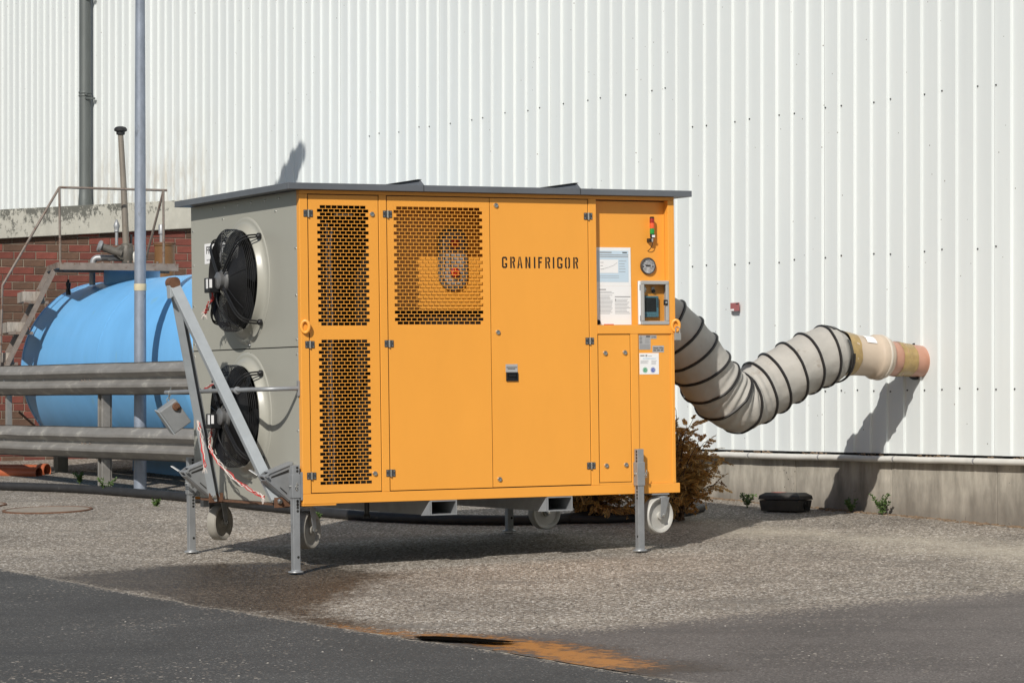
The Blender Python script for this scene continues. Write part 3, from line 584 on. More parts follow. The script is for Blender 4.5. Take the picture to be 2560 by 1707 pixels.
MB().tube([(0.02,NE-.035,3.41),(1.16,NE-.035,3.40)], T_, 10).build('hand_rail', RUSTG, ST, smooth=True)
MB().tube([(1.12,NE-.035,3.40),(1.125,NE-.035,2.58)], T_, 10).build('rail_post', RUSTG, ST, smooth=True)
MB().tube([(1.12,NE-.02,3.38),(.98,FA-.1,2.58)], T_, 10).build('rail_brace', RUSTG, ST, smooth=True)
MB().tube([(.02,NE-.035,3.41),(-.575,NE-.035,2.37)], T_, 10).build('hand_rail', RUSTG, ST, smooth=True)
MB().tube([(-.575,NE-.035,2.375),(-.60,NE-.035,1.46)], T_, 10).build('rail_post', RUSTG, ST, smooth=True)
b = MB(); b.tube([(-.40,NE,1.05),(-.12,NE,.8)], .012, 8); b.build('foot_brace', RUST, ST, smooth=True)
# amber drum behind the tank
AD = empty('amber_drum', (-3.885, 33.55, 0), 0, 'brown amber plastic drum with a steel stub standing behind the blue tank', 'drum')
MB().lathe((0,0,0),(0,0,1),[(.105,.35),(.113,.4),(.113,2.89),(.122,2.9),(.122,2.93),(.113,2.935),(.03,2.94),(0,2.94)],28).build('body', AMB, AD, smooth=True)
b = MB(); b.lathe((-.035,0,2.93),(0,0,1),[(.022,0),(.022,.1),(.034,.1),(.034,.2),(.03,.205),(0,.206)],14); b.build('steel_stub', GALV, AD, smooth=True)
MB().lathe((0,0,2.91),(0,0,1),[(.123,0),(.127,.006),(.127,.016),(.123,.022)],28).build('rim', RUST, AD, smooth=True)

# ------------------------------------------------------------------ guardrail
GRL = empty('guardrail', (-5.35, 31.349, 0), math.atan2(-4.133, 2.443), 'weathered galvanised double guardrail in front of the blue tank', 'guardrail')
LR = 5.6
def wbeam(zc, x0, x1, bow=0):
    pr = [(-.155,.0),(-.150,.012),(-.118,-.045),(-.082,-.082),(-.058,-.084),(-.036,-.06),(-.012,-.012),(.012,-.012),(.036,-.06),(.058,-.084),(.082,-.082),(.118,-.045),(.150,.012),(.155,.0)]
    pr = [(z, y) for z, y in pr]
    n = len(pr); m = MB(); vs = []; fs = []; K = 40
    for i in range(K+1):
        x = x0+(x1-x0)*i/K; dz = .004*mnoise.noise(V((x*1.5, zc, 0))); dy = .006*mnoise.noise(V((x*1.1, zc, 5)))
        for off in (0, .004):
            for z, y in pr: vs.append((x, y+dy+off, zc+z+dz))
    for i in range(K):
        for o_ in (0, n):
            for k in range(n-1):
                a = i*2*n+o_+k; fs.append((a, a+1, a+2*n+1, a+2*n))
    return m.add(vs, fs)
for zc in (1.372, .757):
    wbeam(zc, -1.2, 2.55).build('rail_beam', RAIL, GRL, smooth=True)
    o = wbeam(zc, 2.25, LR).build('rail_beam', RAIL, GRL, smooth=True); o.location = (0, -.007, 0)
    for dx in (2.28, 2.36, 2.48): MB().lathe((dx,-.02,zc-.012),(0,-1,0),[(.014,0),(.013,.008),(0,.012)],8).build('splice_bolt', RUSTG, GRL)
    for dx in (.15, .8, 1.25, 4.1): MB().lathe((dx,-.01,zc+.004),(0,-1,0),[(.018,0),(.016,.006),(0,.01)],8).build('button_bolt', GALV, GRL)
b = MB(); b.box((.07,.03,.88),(.115,.09,1.26)); b.box((.0,.03,.88),(.07,.06,.90)); b.build('spacer', RAIL, GRL, bevel=.003)
for dx in (2.62, 5.1):
    b = MB(); b.box((dx-.055,.02,.1),(dx-.03,.12,1.50)); b.box((dx-.055,.10,.1),(dx+.06,.125,1.50)); b.box((dx+.035,.02,.1),(dx+.06,.12,1.50)); b.build('post', RAIL, GRL, bevel=.004)

# orange sewer pipes behind the rail
for k, (ox, oy, oz, lab) in enumerate(((-4.99, 31.65, .405, 'orange plastic sewer pipe lying in front with a dark open end'), (-4.98, 31.95, .425, 'orange plastic sewer pipe with a socket lying behind the other'))):
    e = empty('sewer_pipe', (ox, oy, oz), R(152) if k == 0 else R(154), lab, 'pipe', 'orange sewer pipes behind the guardrail')
    MB().lathe((0,0,0),(1,0,0),[(.062,0),(.062,2.2),(.056,2.2),(.056,0),(.062,0)],28,cap=False).build('barrel', ORP, e, smooth=True)
    if k == 1: MB().lathe((-.02,0,0),(1,0,0),[(.066,-.02),(.074,-.015),(.074,.06),(.064,.09),(.058,.09),(.066,.05),(.066,-.02)],28,cap=False).build('socket', ORP, e, smooth=True)
# long black hose
hp = [(-9.5,31.8),(-7.0,30.6),(-5.042,29.52),(-4.081,28.79),(-2.972,27.45),(-2.192,26.22),(-1.368,25.05),(-.659,24.41),(.084,24.12),(.507,24.28),(1.0,24.9),(1.5,25.7)]
P = [(p.x+.03*mnoise.noise(V((p.x*3,p.y,0))), p.y, gz(p.x, p.y)+.041) for p in smooth_path([(x, y, 0) for x, y in hp], 8)]
tag(MB().tube(P, .043, 12).build('rubber_hose', RUB, None, smooth=True), 'long black rubber hose lying on the ground behind the machine', 'hose')
P = [(p.x, p.y, gz(p.x, p.y)+.03) for p in smooth_path([(-.9,24.75,0),(0,24.35,0),(.75,24.2,0),(1.3,24.5,0),(1.6,25.2,0)], 8)]
tag(MB().tube(P, .032, 10).build('rubber_hose', RUB, None, smooth=True), 'thinner black hose curled under the brown shrub', 'hose')
# manhole covers
for k, (mx_, my_, rr_, lab) in enumerate(((-4.13, 26.68, .40, 'round manhole cover with rusty rim nearer to the machine'), (-5.02, 27.42, .40, 'round manhole cover with rusty rim at the left edge'))):
    e = empty('manhole_cover', (mx_, my_, gz(mx_, my_)), 0, lab, 'manhole', 'manhole covers in the paving'); e.rotation_euler = (.0407, -.018, 0)
    MB().lathe((0,0,0),(0,0,1),[(rr_,-.02),(rr_,.011),(rr_-.025,.013),(rr_-.028,.006)],56,cap=False).build('rim', RUST, e, smooth=True)
    MB().lathe((0,0,0),(0,0,1),[(rr_-.028,.009),(0,.010)],56).build('lid', M('manhole_concrete', (.26,.225,.185), .9, var=.25, scale=20, over=.6, ocol=(.18,.15,.12), oscale=14), e, smooth=True)

# ------------------------------------------------------------------ the grain cooler (local x along the front, y into depth, z up)
MC = empty('grain_cooler', label='yellow and grey mobile grain cooler on casters and jack legs', cat='machine')
MC.matrix_world = Matrix(((.889239,-.457260,-.012934,-1.41671),(.457220,.889333,-.006083,20.35527),(.014284,-.000505,.999898,.44975),(0,0,0,1)))
W_, D_, H_ = 2.94, 2.025, 2.13
def part(name, mb, mat, parent=MC, smooth=False, bevel=0): return mb.build(name, mat, parent, smooth, bevel)
def plate(u0, u1, w0, w1, v0, v1): return MB().box((u0, v0, w0), (u1, v1, w1))
def text(name, s, size, mat, parent, loc, side=False, width=None, bold=0):
    cu = bpy.data.curves.new(name, 'FONT'); cu.body = s; cu.size = size; cu.extrude = .0004; cu.offset = bold; cu.resolution_u = 3
    ob = bpy.data.objects.new(name, cu); COL.objects.link(ob)
    me = bpy.data.meshes.new_from_object(ob.evaluated_get(bpy.context.evaluated_depsgraph_get()))
    bpy.data.objects.remove(ob)
    if width:
        xs = [v_.co.x for v_ in me.vertices]; me.transform(Matrix.Scale(width/(max(xs)-min(xs)), 4, (1,0,0)))
    me.transform(Matrix.Rotation(R(90), 4, 'X'))
    if side: me.transform(Matrix.Rotation(R(-90), 4, 'Z'))
    me.materials.clear(); me.materials.append(mat); me.name = name
    o = bpy.data.objects.new(name, me); COL.objects.link(o); o.parent = parent; o.location = loc; return o

# frame members (pieces butt against each other)
FT = .05
part('base_beam', plate(0, 2.962, .0, .070, 0, FT), YEL, bevel=.003)
part('base_lip', plate(.0, .247, -.012, -.001, .002, .10), YEL, bevel=.002)
part('top_beam', plate(0, 2.94, 2.108, 2.132, 0, FT), YEL, bevel=.002)
for a, b in ((0, .060), (.5935, .650), (2.2345, 2.2965)):
    part('frame_post', plate(a, b, .0705, 2.1075, 0, FT), YEL, bevel=.003)
part('frame_post', plate(2.887, 2.94, 1.1475, 2.1075, 0, FT), YEL, bevel=.003)
part('frame_post', plate(2.5665, 2.629, .0705, 1.1465, 0, FT), YEL, bevel=.003)
part('frame_strip', plate(2.2975,2.566,.0706,.0855,.001,FT), YEL)
part('cross_rail', plate(2.297, 2.94, 1.147, 1.211, -.001, FT), YEL, bevel=.003)
part('frame_post', plate(2.903, 2.93, .0705, 1.1465, .001, FT), YEL, bevel=.003)
# body shell behind
part('back_panel', plate(.03, 2.93, .0, 2.13, D_-.03, D_), YEL)
part('right_panel', plate(2.905, 2.925, .03, 2.12, FT+.001, D_-.031), YEL, bevel=.003)
part('floor_pan', plate(.03, 2.92, .0, .03, FT+.002, D_-.031), GRY)
part('ceiling_pan', plate(.03, 2.92, 2.10, 2.125, FT+.002, D_-.031), DARK)
part('rear_base_beam', plate(0, 2.962, -.02, .10, D_+.001, D_+.05), YEL)
part('side_base_beam', plate(2.93, 2.962, .0, .10, FT+.002, D_), YEL, bevel=.003)
part('inner_partition', plate(.615, .63, .04, 2.10, .06, 1.5), DARK)
part('inner_partition', plate(1.80, 1.815, .04, 2.10, .06, 1.5), DARK)
part('inner_partition', plate(.64, 1.79, .04, 1.31, .36, .37), DARK)
part('inner_partition', plate(.05, .60, .04, 2.09, .85, .86), DARK)
part('inner_partition', plate(1.82, 2.90, .04, 2.09, .30, .31), DARK)

# perforated grille: staggered rows of slots, real bars
def grille(u0, u1, w0, w1, rows, n, v0, v1, web=.0030, hweb=.0038):
    p = (u1-u0)/n; h = (w1-w0)/rows; m = MB()
    for r in range(rows+1):
        z = w1-r*h; a = max(w0, z-hweb/2); b = min(w1, z+hweb/2); m.box((u0, v0, a), (u1, v1, b))
    for r in range(rows):
        zt = w1-r*h-hweb/2; zb = w1-(r+1)*h+hweb/2
        if r % 2 == 0:          # short row
            m.box((u0, v0, zb), (u0+p/2, v1, zt)); m.box((u1-p/2, v0, zb), (u1, v1, zt))
            xs = [u0+p/2+p*k for k in range(1, n-1)]
        else: xs = [u0+p*k for k in range(1, n)]
        for x in xs: m.box((x-web/2, v0, zb), (x+web/2, v1, zt))
    return m
def door(u0, u1, w0, w1, openings, name='door'):
    """a pressed door leaf with rectangular openings stacked top to bottom"""
    v0, v1 = .002, .006; m = MB(); z = w1
    for (a, b, c, d) in openings:            # u0,u1,w0,w1
        m.box((u0, v0, d), (u1, v1, z)); m.box((u0, v0, c), (a, v1, d)); m.box((b, v0, c), (u1, v1, d)); z = c
    m.box((u0, v0, w0), (u1, v1, z))
    # folded edges
    m.box((u0, v1, w0), (u0+.002, .03, w1)); m.box((u1-.002, v1, w0), (u1, .03, w1)); m.box((u0, v1, w0), (u1, .03, w0+.002)); m.box((u0, v1, w1-.002), (u1, .03, w1))
    return part(name, m, YEL)
d1 = door(.067, .5865, .0775, 2.101, [(.131, .516, 1.2105, 2.0325), (.131, .516, .128, 1.1175)]); d1['label'] = 'narrow yellow door with two perforated grilles'
part('grille', grille(.131, .516, 1.2105, 2.0325, 33, 9, .0025, .0058), YEL, d1)
part('grille', grille(.131, .516, .128, 1.1175, 40, 9, .0025, .0058), YEL, d1)
d2 = door(.657, 1.4435, .0775, 2.101, [(.705, 1.389, 1.2165, 2.0325)]); d2['label'] = 'wide yellow door with one perforated grille at the top'
part('grille', grille(.705, 1.389, 1.2165, 2.0325, 33, 16, .0025, .0058), YEL, d2)
d3 = door(1.4495, 2.2275, .0785, 2.1015, []); d3['label'] = 'plain yellow door with stencilled lettering'
gapm = MB()  # dark strips put the shade of the open door gaps into colour
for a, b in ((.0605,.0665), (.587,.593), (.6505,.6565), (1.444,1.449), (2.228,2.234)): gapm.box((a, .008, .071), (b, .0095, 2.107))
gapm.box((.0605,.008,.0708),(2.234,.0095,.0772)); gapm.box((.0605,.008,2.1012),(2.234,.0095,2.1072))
part('door_gap_shade', gapm, DARK)
# hinges: two leaves, knuckle, screws
def hinge(u, w_, parent):
    h = part('hinge', MB().box((u-.034,-.004,w_-.024),(u-.003,.0015,w_+.024)).box((u+.003,-.004,w_-.024),(u+.034,.0015,w_+.024)), HING, parent, bevel=.002)
    MB().cyl((u,-.007,w_-.026),(u,-.007,w_+.026),.006,10).build('hinge_pin', CHR, h, smooth=True)
    s_ = MB()
    for du in (-.025,.025):
        for dw in (-.015,.015): s_.lathe((u+du,-.004,w_+dw),(0,-1,0),[(.0045,0),(.004,.002),(0,.003)],8)
    s_.build('hinge_screws', CHR, h, smooth=True)
for u, ws, d in ((.064,(1.974,1.084,.192),d1), (.657,(1.977,1.087,.197),d2), (2.231,(1.985,1.098,.211),d3)):
    for q in ws: hinge(u, q, d)
# quarter-turn bolts
def qbolt(u, w_, parent, v=.002):
    o = part('turn_lock', MB().lathe((u,v,w_),(0,-1,0),[(.0185,0),(.0185,.004),(.015,.010),(.009,.010),(.009,.003),(0,.003)],18), CHR, parent, smooth=True)
for u, q, d in ((.541,1.975,d1),(.538,.197,d1),(1.496,2.050,d3),(1.499,1.162,d3),(1.498,.133,d3)): qbolt(u, q, d)
# handle pocket and its plate
part('handle_plate', plate(1.557,1.650,.882,.938,-.0008,.0018), PLATE, d3)
part('handle_plate_print', MB().box((1.562,-.0014,.913),(1.645,-.0009,.918)).box((1.572,-.0014,.903),(1.632,-.0009,.908)), INK, d3)
hm = MB(); hm.box((1.559,-.008,.820),(1.651,.0018,.830)).box((1.559,-.008,.872),(1.651,.0018,.881)).box((1.559,-.008,.830),(1.570,.0018,.872)).box((1.640,-.008,.830),(1.651,.0018,.872)).box((1.57,.0005,.83),(1.64,.0018,.872)).box((1.578,-.011,.852),(1.632,-.004,.866))
part('handle', hm, BLK, d3, bevel=.002)
# stencil lettering, dark plates colour in the shade of the cut-through strokes
LH, LT = .080, .0120
def letter(ch, x, wd):
    t = LT; H = LH; g = .0042; c = wd; m = []
    def r(a, b, c_, d): m.append([(a,b),(c_,b),(c_,d),(a,d)])
    k = t*.75
    if ch in 'GO':
        m.append([(0,k),(k,0),(t,t*.6),(t,H-t*.6),(k,H),(0,H-k)])                                  # left bowl
        if ch == 'O':
            m.append([(c,k),(c-k,0),(c-t,t*.6),(c-t,H-t*.6),(c-k,H),(c,H-k)])
            hw = c/2; r(k,0,hw-g,t); r(hw+g,0,c-k,t); r(k,H-t,hw-g,H); r(hw+g,H-t,c-k,H)
        else:
            r(k,H-t,c-k,H); m.append([(c,H-k),(c-k,H),(c-t,H-t),(c-t,H*.68),(c,H*.68)])
            r(k,0,c-k,t); m.append([(c,k),(c-k,0),(c-t,t*.6),(c-t,H*.44),(c,H*.44)]); r(c*.55,H*.44-t,c-t,H*.44)
    elif ch == 'R':
        r(0,0,t,H); r(t+g,H-t,c-k,H); m.append([(c,H-k),(c-k,H),(c-t,H-t),(c-t,H*.55),(c,H*.55)]); r(t+g,H*.46,c-k,H*.46+t); m.append([(c-t,0),(c,0),(c*.72+t*.4,H*.45),(c*.72-t*.6,H*.45)])
    elif ch == 'A':
        m.append([(0,0),(t,0),(c/2-.001,H),(c/2-t*.62,H)]); m.append([(c-t,0),(c,0),(c/2+t*.62,H),(c/2+.001,H)]); r(t*1.5,H*.24,c-t*1.5,H*.24+t)
    elif ch == 'N':
        r(0,0,t,H); r(c-t,0,c,H); m.append([(t+.001,H),(t+.001,H*.72),(c-t-.001,0),(c-t-.001,H*.28)])
    elif ch == 'I': r(0,0,t,H)
    elif ch == 'F': r(0,0,t,H); r(t,H-t,c,H); r(t,H*.47,c*.86,H*.47+t)
    return m
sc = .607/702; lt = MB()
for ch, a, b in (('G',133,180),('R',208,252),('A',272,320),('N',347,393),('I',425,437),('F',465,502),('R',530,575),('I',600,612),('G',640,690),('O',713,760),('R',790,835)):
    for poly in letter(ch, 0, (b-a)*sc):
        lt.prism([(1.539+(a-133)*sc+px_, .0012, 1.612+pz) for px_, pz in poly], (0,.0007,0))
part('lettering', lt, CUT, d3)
# right hand side: recess, access panel, lower panel
part('recess_panel', plate(2.297,2.887,1.212,2.107,.060,.066), YEL)
part('recess_cheek', plate(2.297,2.299,1.2115,2.107,FT+.0005,.0595), YEL); part('recess_cheek', plate(2.885,2.887,1.2115,2.107,FT+.0005,.0595), YEL)
p4 = door(2.3035, 2.560, .0905, 1.1405, [], 'access_panel')
for u, q in ((2.356,1.011),(2.517,1.014),(2.355,.208),(2.516,.210)): qbolt(u, q, p4)
part('door_gap_shade', MB().box((2.297,.008,.0708),(2.3033,.0095,1.1465)).box((2.5602,.008,.0708),(2.566,.0095,1.1465)).box((2.297,.008,.0708),(2.566,.0095,.0903)).box((2.297,.008,1.1407),(2.566,.0095,1.1465)), DARK)  # dark strips as shade in the gaps round this panel
lp = part('lower_panel', plate(2.6295,2.9025,.071,1.146,.010,.016), YEL)
# labels on the lower panel
def ruled(parent, u0, u1, w0, w1, v, n, th, mat=INKG, jitter=.35, name='print_lines'):
    m = MB()
    for k in range(n):
        z = w1-(k+.5)*(w1-w0)/n; m.box((u0, v-.0004, z-th/2), (u1-(u1-u0)*random.random()*jitter, v, z+th/2))
    return part(name, m, mat, parent)
l1 = part('rating_label', plate(2.640,2.736,1.034,1.137,.0085,.0098), PLATE, lp)
part('rating_tab', plate(2.7365,2.786,1.112,1.137,.0085,.0098), PLATE, lp)
text('label_text', 'CE 0035', .016, INK, lp, (2.742,.008,1.119), width=.04)
part('print_lines', plate(2.698,2.732,1.124,1.133,.0080,.0084), INK, lp)
ruled(lp, 2.644, 2.67, 1.075, 1.134, .0084, 6, .003, INK); ruled(lp, 2.69, 2.731, 1.075, 1.12, .0084, 5, .003); ruled(lp, 2.644, 2.732, 1.036, 1.072, .0084, 7, .0022, jitter=.1)
part('weight_label', plate(2.751,2.846,1.014,1.062,.0085,.0098), PLATE, lp)
text('label_text', 'Gewicht 1075kg', .016, INK, lp, (2.756,.008,1.040), width=.085, bold=.0003); part('print_lines', MB().box((2.758,.0080,1.025),(2.782,.0084,1.032)).box((2.788,.0080,1.025),(2.812,.0084,1.032)).box((2.818,.0080,1.025),(2.840,.0084,1.032)), INK, lp)
part('certificate_sheet', plate(2.642,2.802,.856,1.009,.0085,.0098), PAPER, lp)
part('print_lines', MB().box((2.649,.0080,.986),(2.684,.0084,.995)).box((2.692,.0080,.984),(2.707,.0084,.997)).box((2.712,.0080,.986),(2.745,.0084,.989)), INKG, lp)
text('certificate_text', 'PRÜFZERTIFIKAT', .018, PBLUE, lp, (2.668,.008,.963), width=.112, bold=.0003)
ruled(lp, 2.65, 2.72, .932, .957, .0084, 4, .002); ruled(lp, 2.74, 2.795, .925, .957, .0084, 5, .002)
for uu, mt in ((2.688, GRNI), (2.753, BLUI)):
    sm = MB(); sm.lathe((uu,.0084,.887),(0,-1,0),[(.013,.0),(.013,.0004),(0,.0004)],20)
    for k in range(14):
        a0 = 2*math.pi*k/14; sm.prism([(uu+r_*math.cos(a_), .0080, .887+r_*math.sin(a_)) for r_, a_ in ((.0145,a0),(.0205,a0),(.0205,a0+.3),(.0145,a0+.3))], (0,.0004,0))
    part('round_seal', sm, mt, lp); text('seal_mark', 'Vi' if mt is BLUI else 'A', .013, PAPER, lp, (uu-.005,.0075,.8825))
# documents in the recess
pa = part('document_sheet', plate(2.302,2.606,1.492,1.768,.0560,.0575), PAPER)
part('blue_field', plate(2.304,2.588,1.52,1.745,.0553,.0559), PBLUE, pa)
part('graph_field', plate(2.352,2.502,1.585,1.68,.0546,.0552), PAPER, pa)
gm = MB(); pts = [(2.372+.011*k, 1.612+.0030*k+ (.00055*max(0,k-6)**2)) for k in range(12)]
for a, b in zip(pts[:-1], pts[1:]): gm.bar((a[0],.0543,a[1]),(b[0],.0543,b[1]),.0008,.0016,up=(0,1,0))
part('graph_curve', gm, INK, pa)
part('print_lines', plate(2.352,2.45,1.728,1.736,.0546,.0552), INKG, pa); part('print_lines', plate(2.538,2.576,1.728,1.736,.0546,.0552), INK, pa)
ruled(pa, 2.352, 2.588, 1.695, 1.72, .0552, 2, .005, INKG, .05); ruled(pa, 2.51, 2.57, 1.585, 1.68, .0552, 5, .003, INKG); ruled(pa, 2.352, 2.52, 1.545, 1.57, .0552, 2, .002, INKG, .1); ruled(pa, 2.356, 2.385, 1.60, 1.672, .0545, 3, .003, INKG)
pb = part('document_sheet', plate(2.302,2.607,1.214,1.4915,.0560,.0575), PAPER)
part('print_lines', plate(2.345,2.40,1.463,1.470,.0553,.0559), INKG, pb); ruled(pb, 2.345, 2.475, 1.435, 1.456, .0559, 2, .003, INKG)
ruled(pb, 2.345, 2.455, 1.29, 1.43, .0559, 15, .0028, INKG, .25); ruled(pb, 2.472, 2.60, 1.29, 1.40, .0559, 11, .0028, INKG, .3); part('heading_bar', plate(2.472,2.60,1.412,1.418,.0553,.0559), INKG, pb)
text('document_text', 'i', .025, INK, pb, (2.475,.0548,1.385), bold=.0005); part('red_strip', plate(2.38,2.46,1.2125,1.219,.0535,.0550), RED, pb)
part('cable_gland', MB().lathe((2.33,.0555,1.232),(0,-1,0),[(.018,0),(.018,.012),(.013,.016),(.008,.016),(.008,.004),(0,.004)],20), BLK, pa, smooth=True)
# signal tower
tw = part('signal_tower', MB().lathe((2.768,.022,1.838),(0,0,1),[(.0150,0),(.0165,.006),(.0165,.028)],18), BLK, smooth=True)
for z0, z1, mt, nm in ((1.838+.0285,1.905,GRN,'green_lens'),(1.906,1.945,ORL,'orange_lens'),(1.9455,1.978,REDD,'red_lens')):
    MB().lathe((2.768,.022,0),(0,0,1),[(.0168,z0),(.0172,z0+.003),(.0172,z1-.003),(.0168,z1)],18).build(nm, mt, tw, smooth=True)
MB().lathe((2.768,.022,1.9785),(0,0,1),[(.0165,0),(.0165,.008),(.012,.012),(0,.012)],18).build('cap', BLK, tw, smooth=True)
MB().box((2.757,.0040,1.842),(2.781,.0052,1.858)).build('white_tag', PAPER, tw)
MB().box((2.744,.0175,1.808),(2.762,.0595,1.835)).box((2.744,.0155,1.814),(2.756,.0165,1.83)).build('bracket', BLK, tw, bevel=.002)
MB().lathe((2.768,.022,1.808),(0,0,1),[(.006,0),(.0085,.004),(.0085,.03)],12).build('socket', CABG, tw, smooth=True)
MB().tube(smooth_path([(2.768,.022,1.81),(2.769,.024,1.79),(2.762,.035,1.765),(2.752,.05,1.748),(2.752,.0595,1.745)],5),.0028,8).build('cable', BLK, tw, smooth=True)
# pressure gauge
gg = part('pressure_gauge', MB().lathe((2.747,.0595,1.637),(0,-1,0),[(.061,0),(.061,.014),(.058,.019),(.053,.019),(.053,.012)],36,cap=False), HING, smooth=True)
MB().lathe((2.747,.0595,1.637),(0,-1,0),[(.053,.011),(0,.011)],36).build('dial', M('dial_face', (.62,.62,.63), .25, var=.25, scale=40), gg)
dm = MB(); dm.box((2.727,.0470,1.634),(2.767,.0478,1.645))
for k in range(15):
    a = R(-30+240*k/14); dm.bar((2.747+.036*math.cos(a),.0474,1.637+.036*math.sin(a)),(2.747+.046*math.cos(a),.0474,1.637+.046*math.sin(a)),.0008,.002,up=(0,1,0))
dm.bar((2.747,.0468,1.632),(2.715,.0468,1.652),.0008,.0025,up=(0,1,0)); dm.build('dial_marks', INK, gg)
for uu in (2.709, 2.785): MB().lathe((uu,.0478,1.632),(0,-1,0),[(.005,0),(0,.002)],10).build('dial_screw', INK, gg)
# control cabinet with glazed door
cb = part('control_cabinet', MB().box((2.662,.008,1.2145),(2.885,.0594,1.2175)).box((2.662,.008,1.524),(2.885,.0594,1.527)).box((2.662,.008,1.2178),(2.665,.0594,1.5237)).box((2.882,.008,1.2178),(2.885,.0594,1.5237)), CABG)
fm = MB(); fm.box((2.660,-.006,1.2125),(2.887,.0075,1.2385)).box((2.660,-.006,1.502),(2.887,.0075,1.529)).box((2.660,-.006,1.239),(2.683,.0075,1.5015)).box((2.862,-.006,1.239),(2.887,.0075,1.5015)); fm.build('cabinet_frame', CABG, cb, bevel=.004)
MB().box((2.683,.001,1.239),(2.862,.003,1.5015)).build('glass_pane', GLASS, cb)
MB().box((2.640,.002,1.214),(2.659,.016,1.527)).build('hinge_strip', PAPER, cb, bevel=.004)
hs = MB(); hs.box((2.646,-.0004,1.24),(2.652,.0018,1.28)).box((2.646,-.0004,1.46),(2.652,.0018,1.50)); hs.build('hinge_slot', INKG, cb)
MB().box((2.694,.034,1.268),(2.822,.0555,1.420)).build('operator_panel', TEAL, cb, bevel=.003)
MB().box((2.704,.0325,1.306),(2.802,.0338,1.408)).build('screen', SCRN, cb)
ks = MB()
for k in range(6): ks.lathe((2.708+.0165*k,.0339,1.286),(0,-1,0),[(.0035,0),(.003,.001),(0,.001)],8)
for k in range(5): ks.box((2.808,.0325,1.395-.014*k),(2.817,.0338,1.404-.014*k))
ks.build('keys', INK, cb)
MB().lathe((2.712,.0595,1.47),(0,-1,0),[(.018,0),(.018,.006),(.012,.01),(.012,.022),(0,.022)],16).build('main_switch', CHR, cb, smooth=True)
MB().box((2.692,.054,1.448),(2.728,.0593,1.492)).build('switch_plate', PLATE, cb)
MB().box((2.775,.05,1.462),(2.797,.0593,1.485)).build('key_switch_plate', PLATE, cb)
MB().lathe((2.79,.0595,1.456),(0,-1,0),[(.014,0),(.014,.012),(.009,.02),(0,.02)],16).build('key_switch', BLK, cb, smooth=True)
MB().box((2.838,-.012,1.352),(2.872,-.0062,1.392)).build('lock_plate', BLK, cb, bevel=.003)
MB().lathe((2.855,-.0125,1.372),(0,-1,0),[(.009,0),(.009,.004),(.004,.006),(0,.006)],12).build('lock_barrel', CHR, cb, smooth=True)

# inside behind the wide door: yellow box with an oval sight window and two red knobs
ib = part('inner_box', plate(.64,1.79,1.325,2.098,.32,.345), YEL)
def racetrack(uc, wc, hw, hh, v0, v1, seg=14):
    P = [(uc+hw*math.cos(a), wc+(hh-hw)+hw*math.sin(a)) for a in [math.pi*k/seg for k in range(seg+1)]]+[(uc+hw*math.cos(a), wc-(hh-hw)+hw*math.sin(a)) for a in [math.pi+math.pi*k/seg for k in range(seg+1)]]
    return MB().prism([(x, v0, z) for x, z in P], (0, v1-v0, 0))
racetrack(1.305,1.687,.115,.225,.300,.3195)\
    .build('window_gasket', M('grey_gasket', (.10,.10,.095), .5, var=.2), ib, bevel=.004)
racetrack(1.305,1.687,.080,.190,.296,.2995).build('sight_window', M('smoked_window', (.24,.25,.25), .2, var=.35, scale=14), ib)
b = MB(); b.tube(smooth_path([(1.218,.29,1.55),(1.222,.288,1.68),(1.222,.288,1.83)],6),.006,8); b.build('window_frame_bar', CHR, ib, smooth=True)
for z in (1.794, 1.590):
    k_ = MB().lathe((1.31,.295,z),(0,-1,0),[(.02,0),(.034,.006),(.034,.022),(.026,.03),(.012,.03),(.012,.036),(0,.036)],12).build('red_knob', RED, ib, smooth=True)
MB().cyl((1.27,.285,1.60),(1.27,.285,1.79),.004,8).build('window_rod', CHR, ib, smooth=True)
# condenser coil bends and cable loom behind the narrow door
cl = part('condenser_coil', plate(.30,.585,.06,2.08,.60,.70), M('coil_fins', (.05,.048,.045), .5, metal=.4, var=.3, scale=60, stretch=(1,1,4)))
rb = MB()
for k in range(62):
    z = .16+k*.0305; rb.tube([(.300,.27,z),(.275,.255,z+.002),(.262,.25,z+.010),(.275,.255,z+.018),(.300,.27,z+.020)],.0048,6)
rb.build('return_bends', CHR, cl, smooth=True)
MB().box((.305,.25,.1),(.318,.30,1.93)).build('coil_end_plate', GALV, cl)
MB().tube(smooth_path([(.33,.24,.1),(.335,.23,.5),(.325,.24,.9),(.336,.235,1.3),(.328,.24,1.7),(.35,.25,1.9)],5),.009,8).build('cable_loom', PLATE, cl, smooth=True)
MB().bar((.38,.28,1.985),(.52,.28,1.985),.006,.012).build('pale_strip', PAPER, cl)  # plain white strip

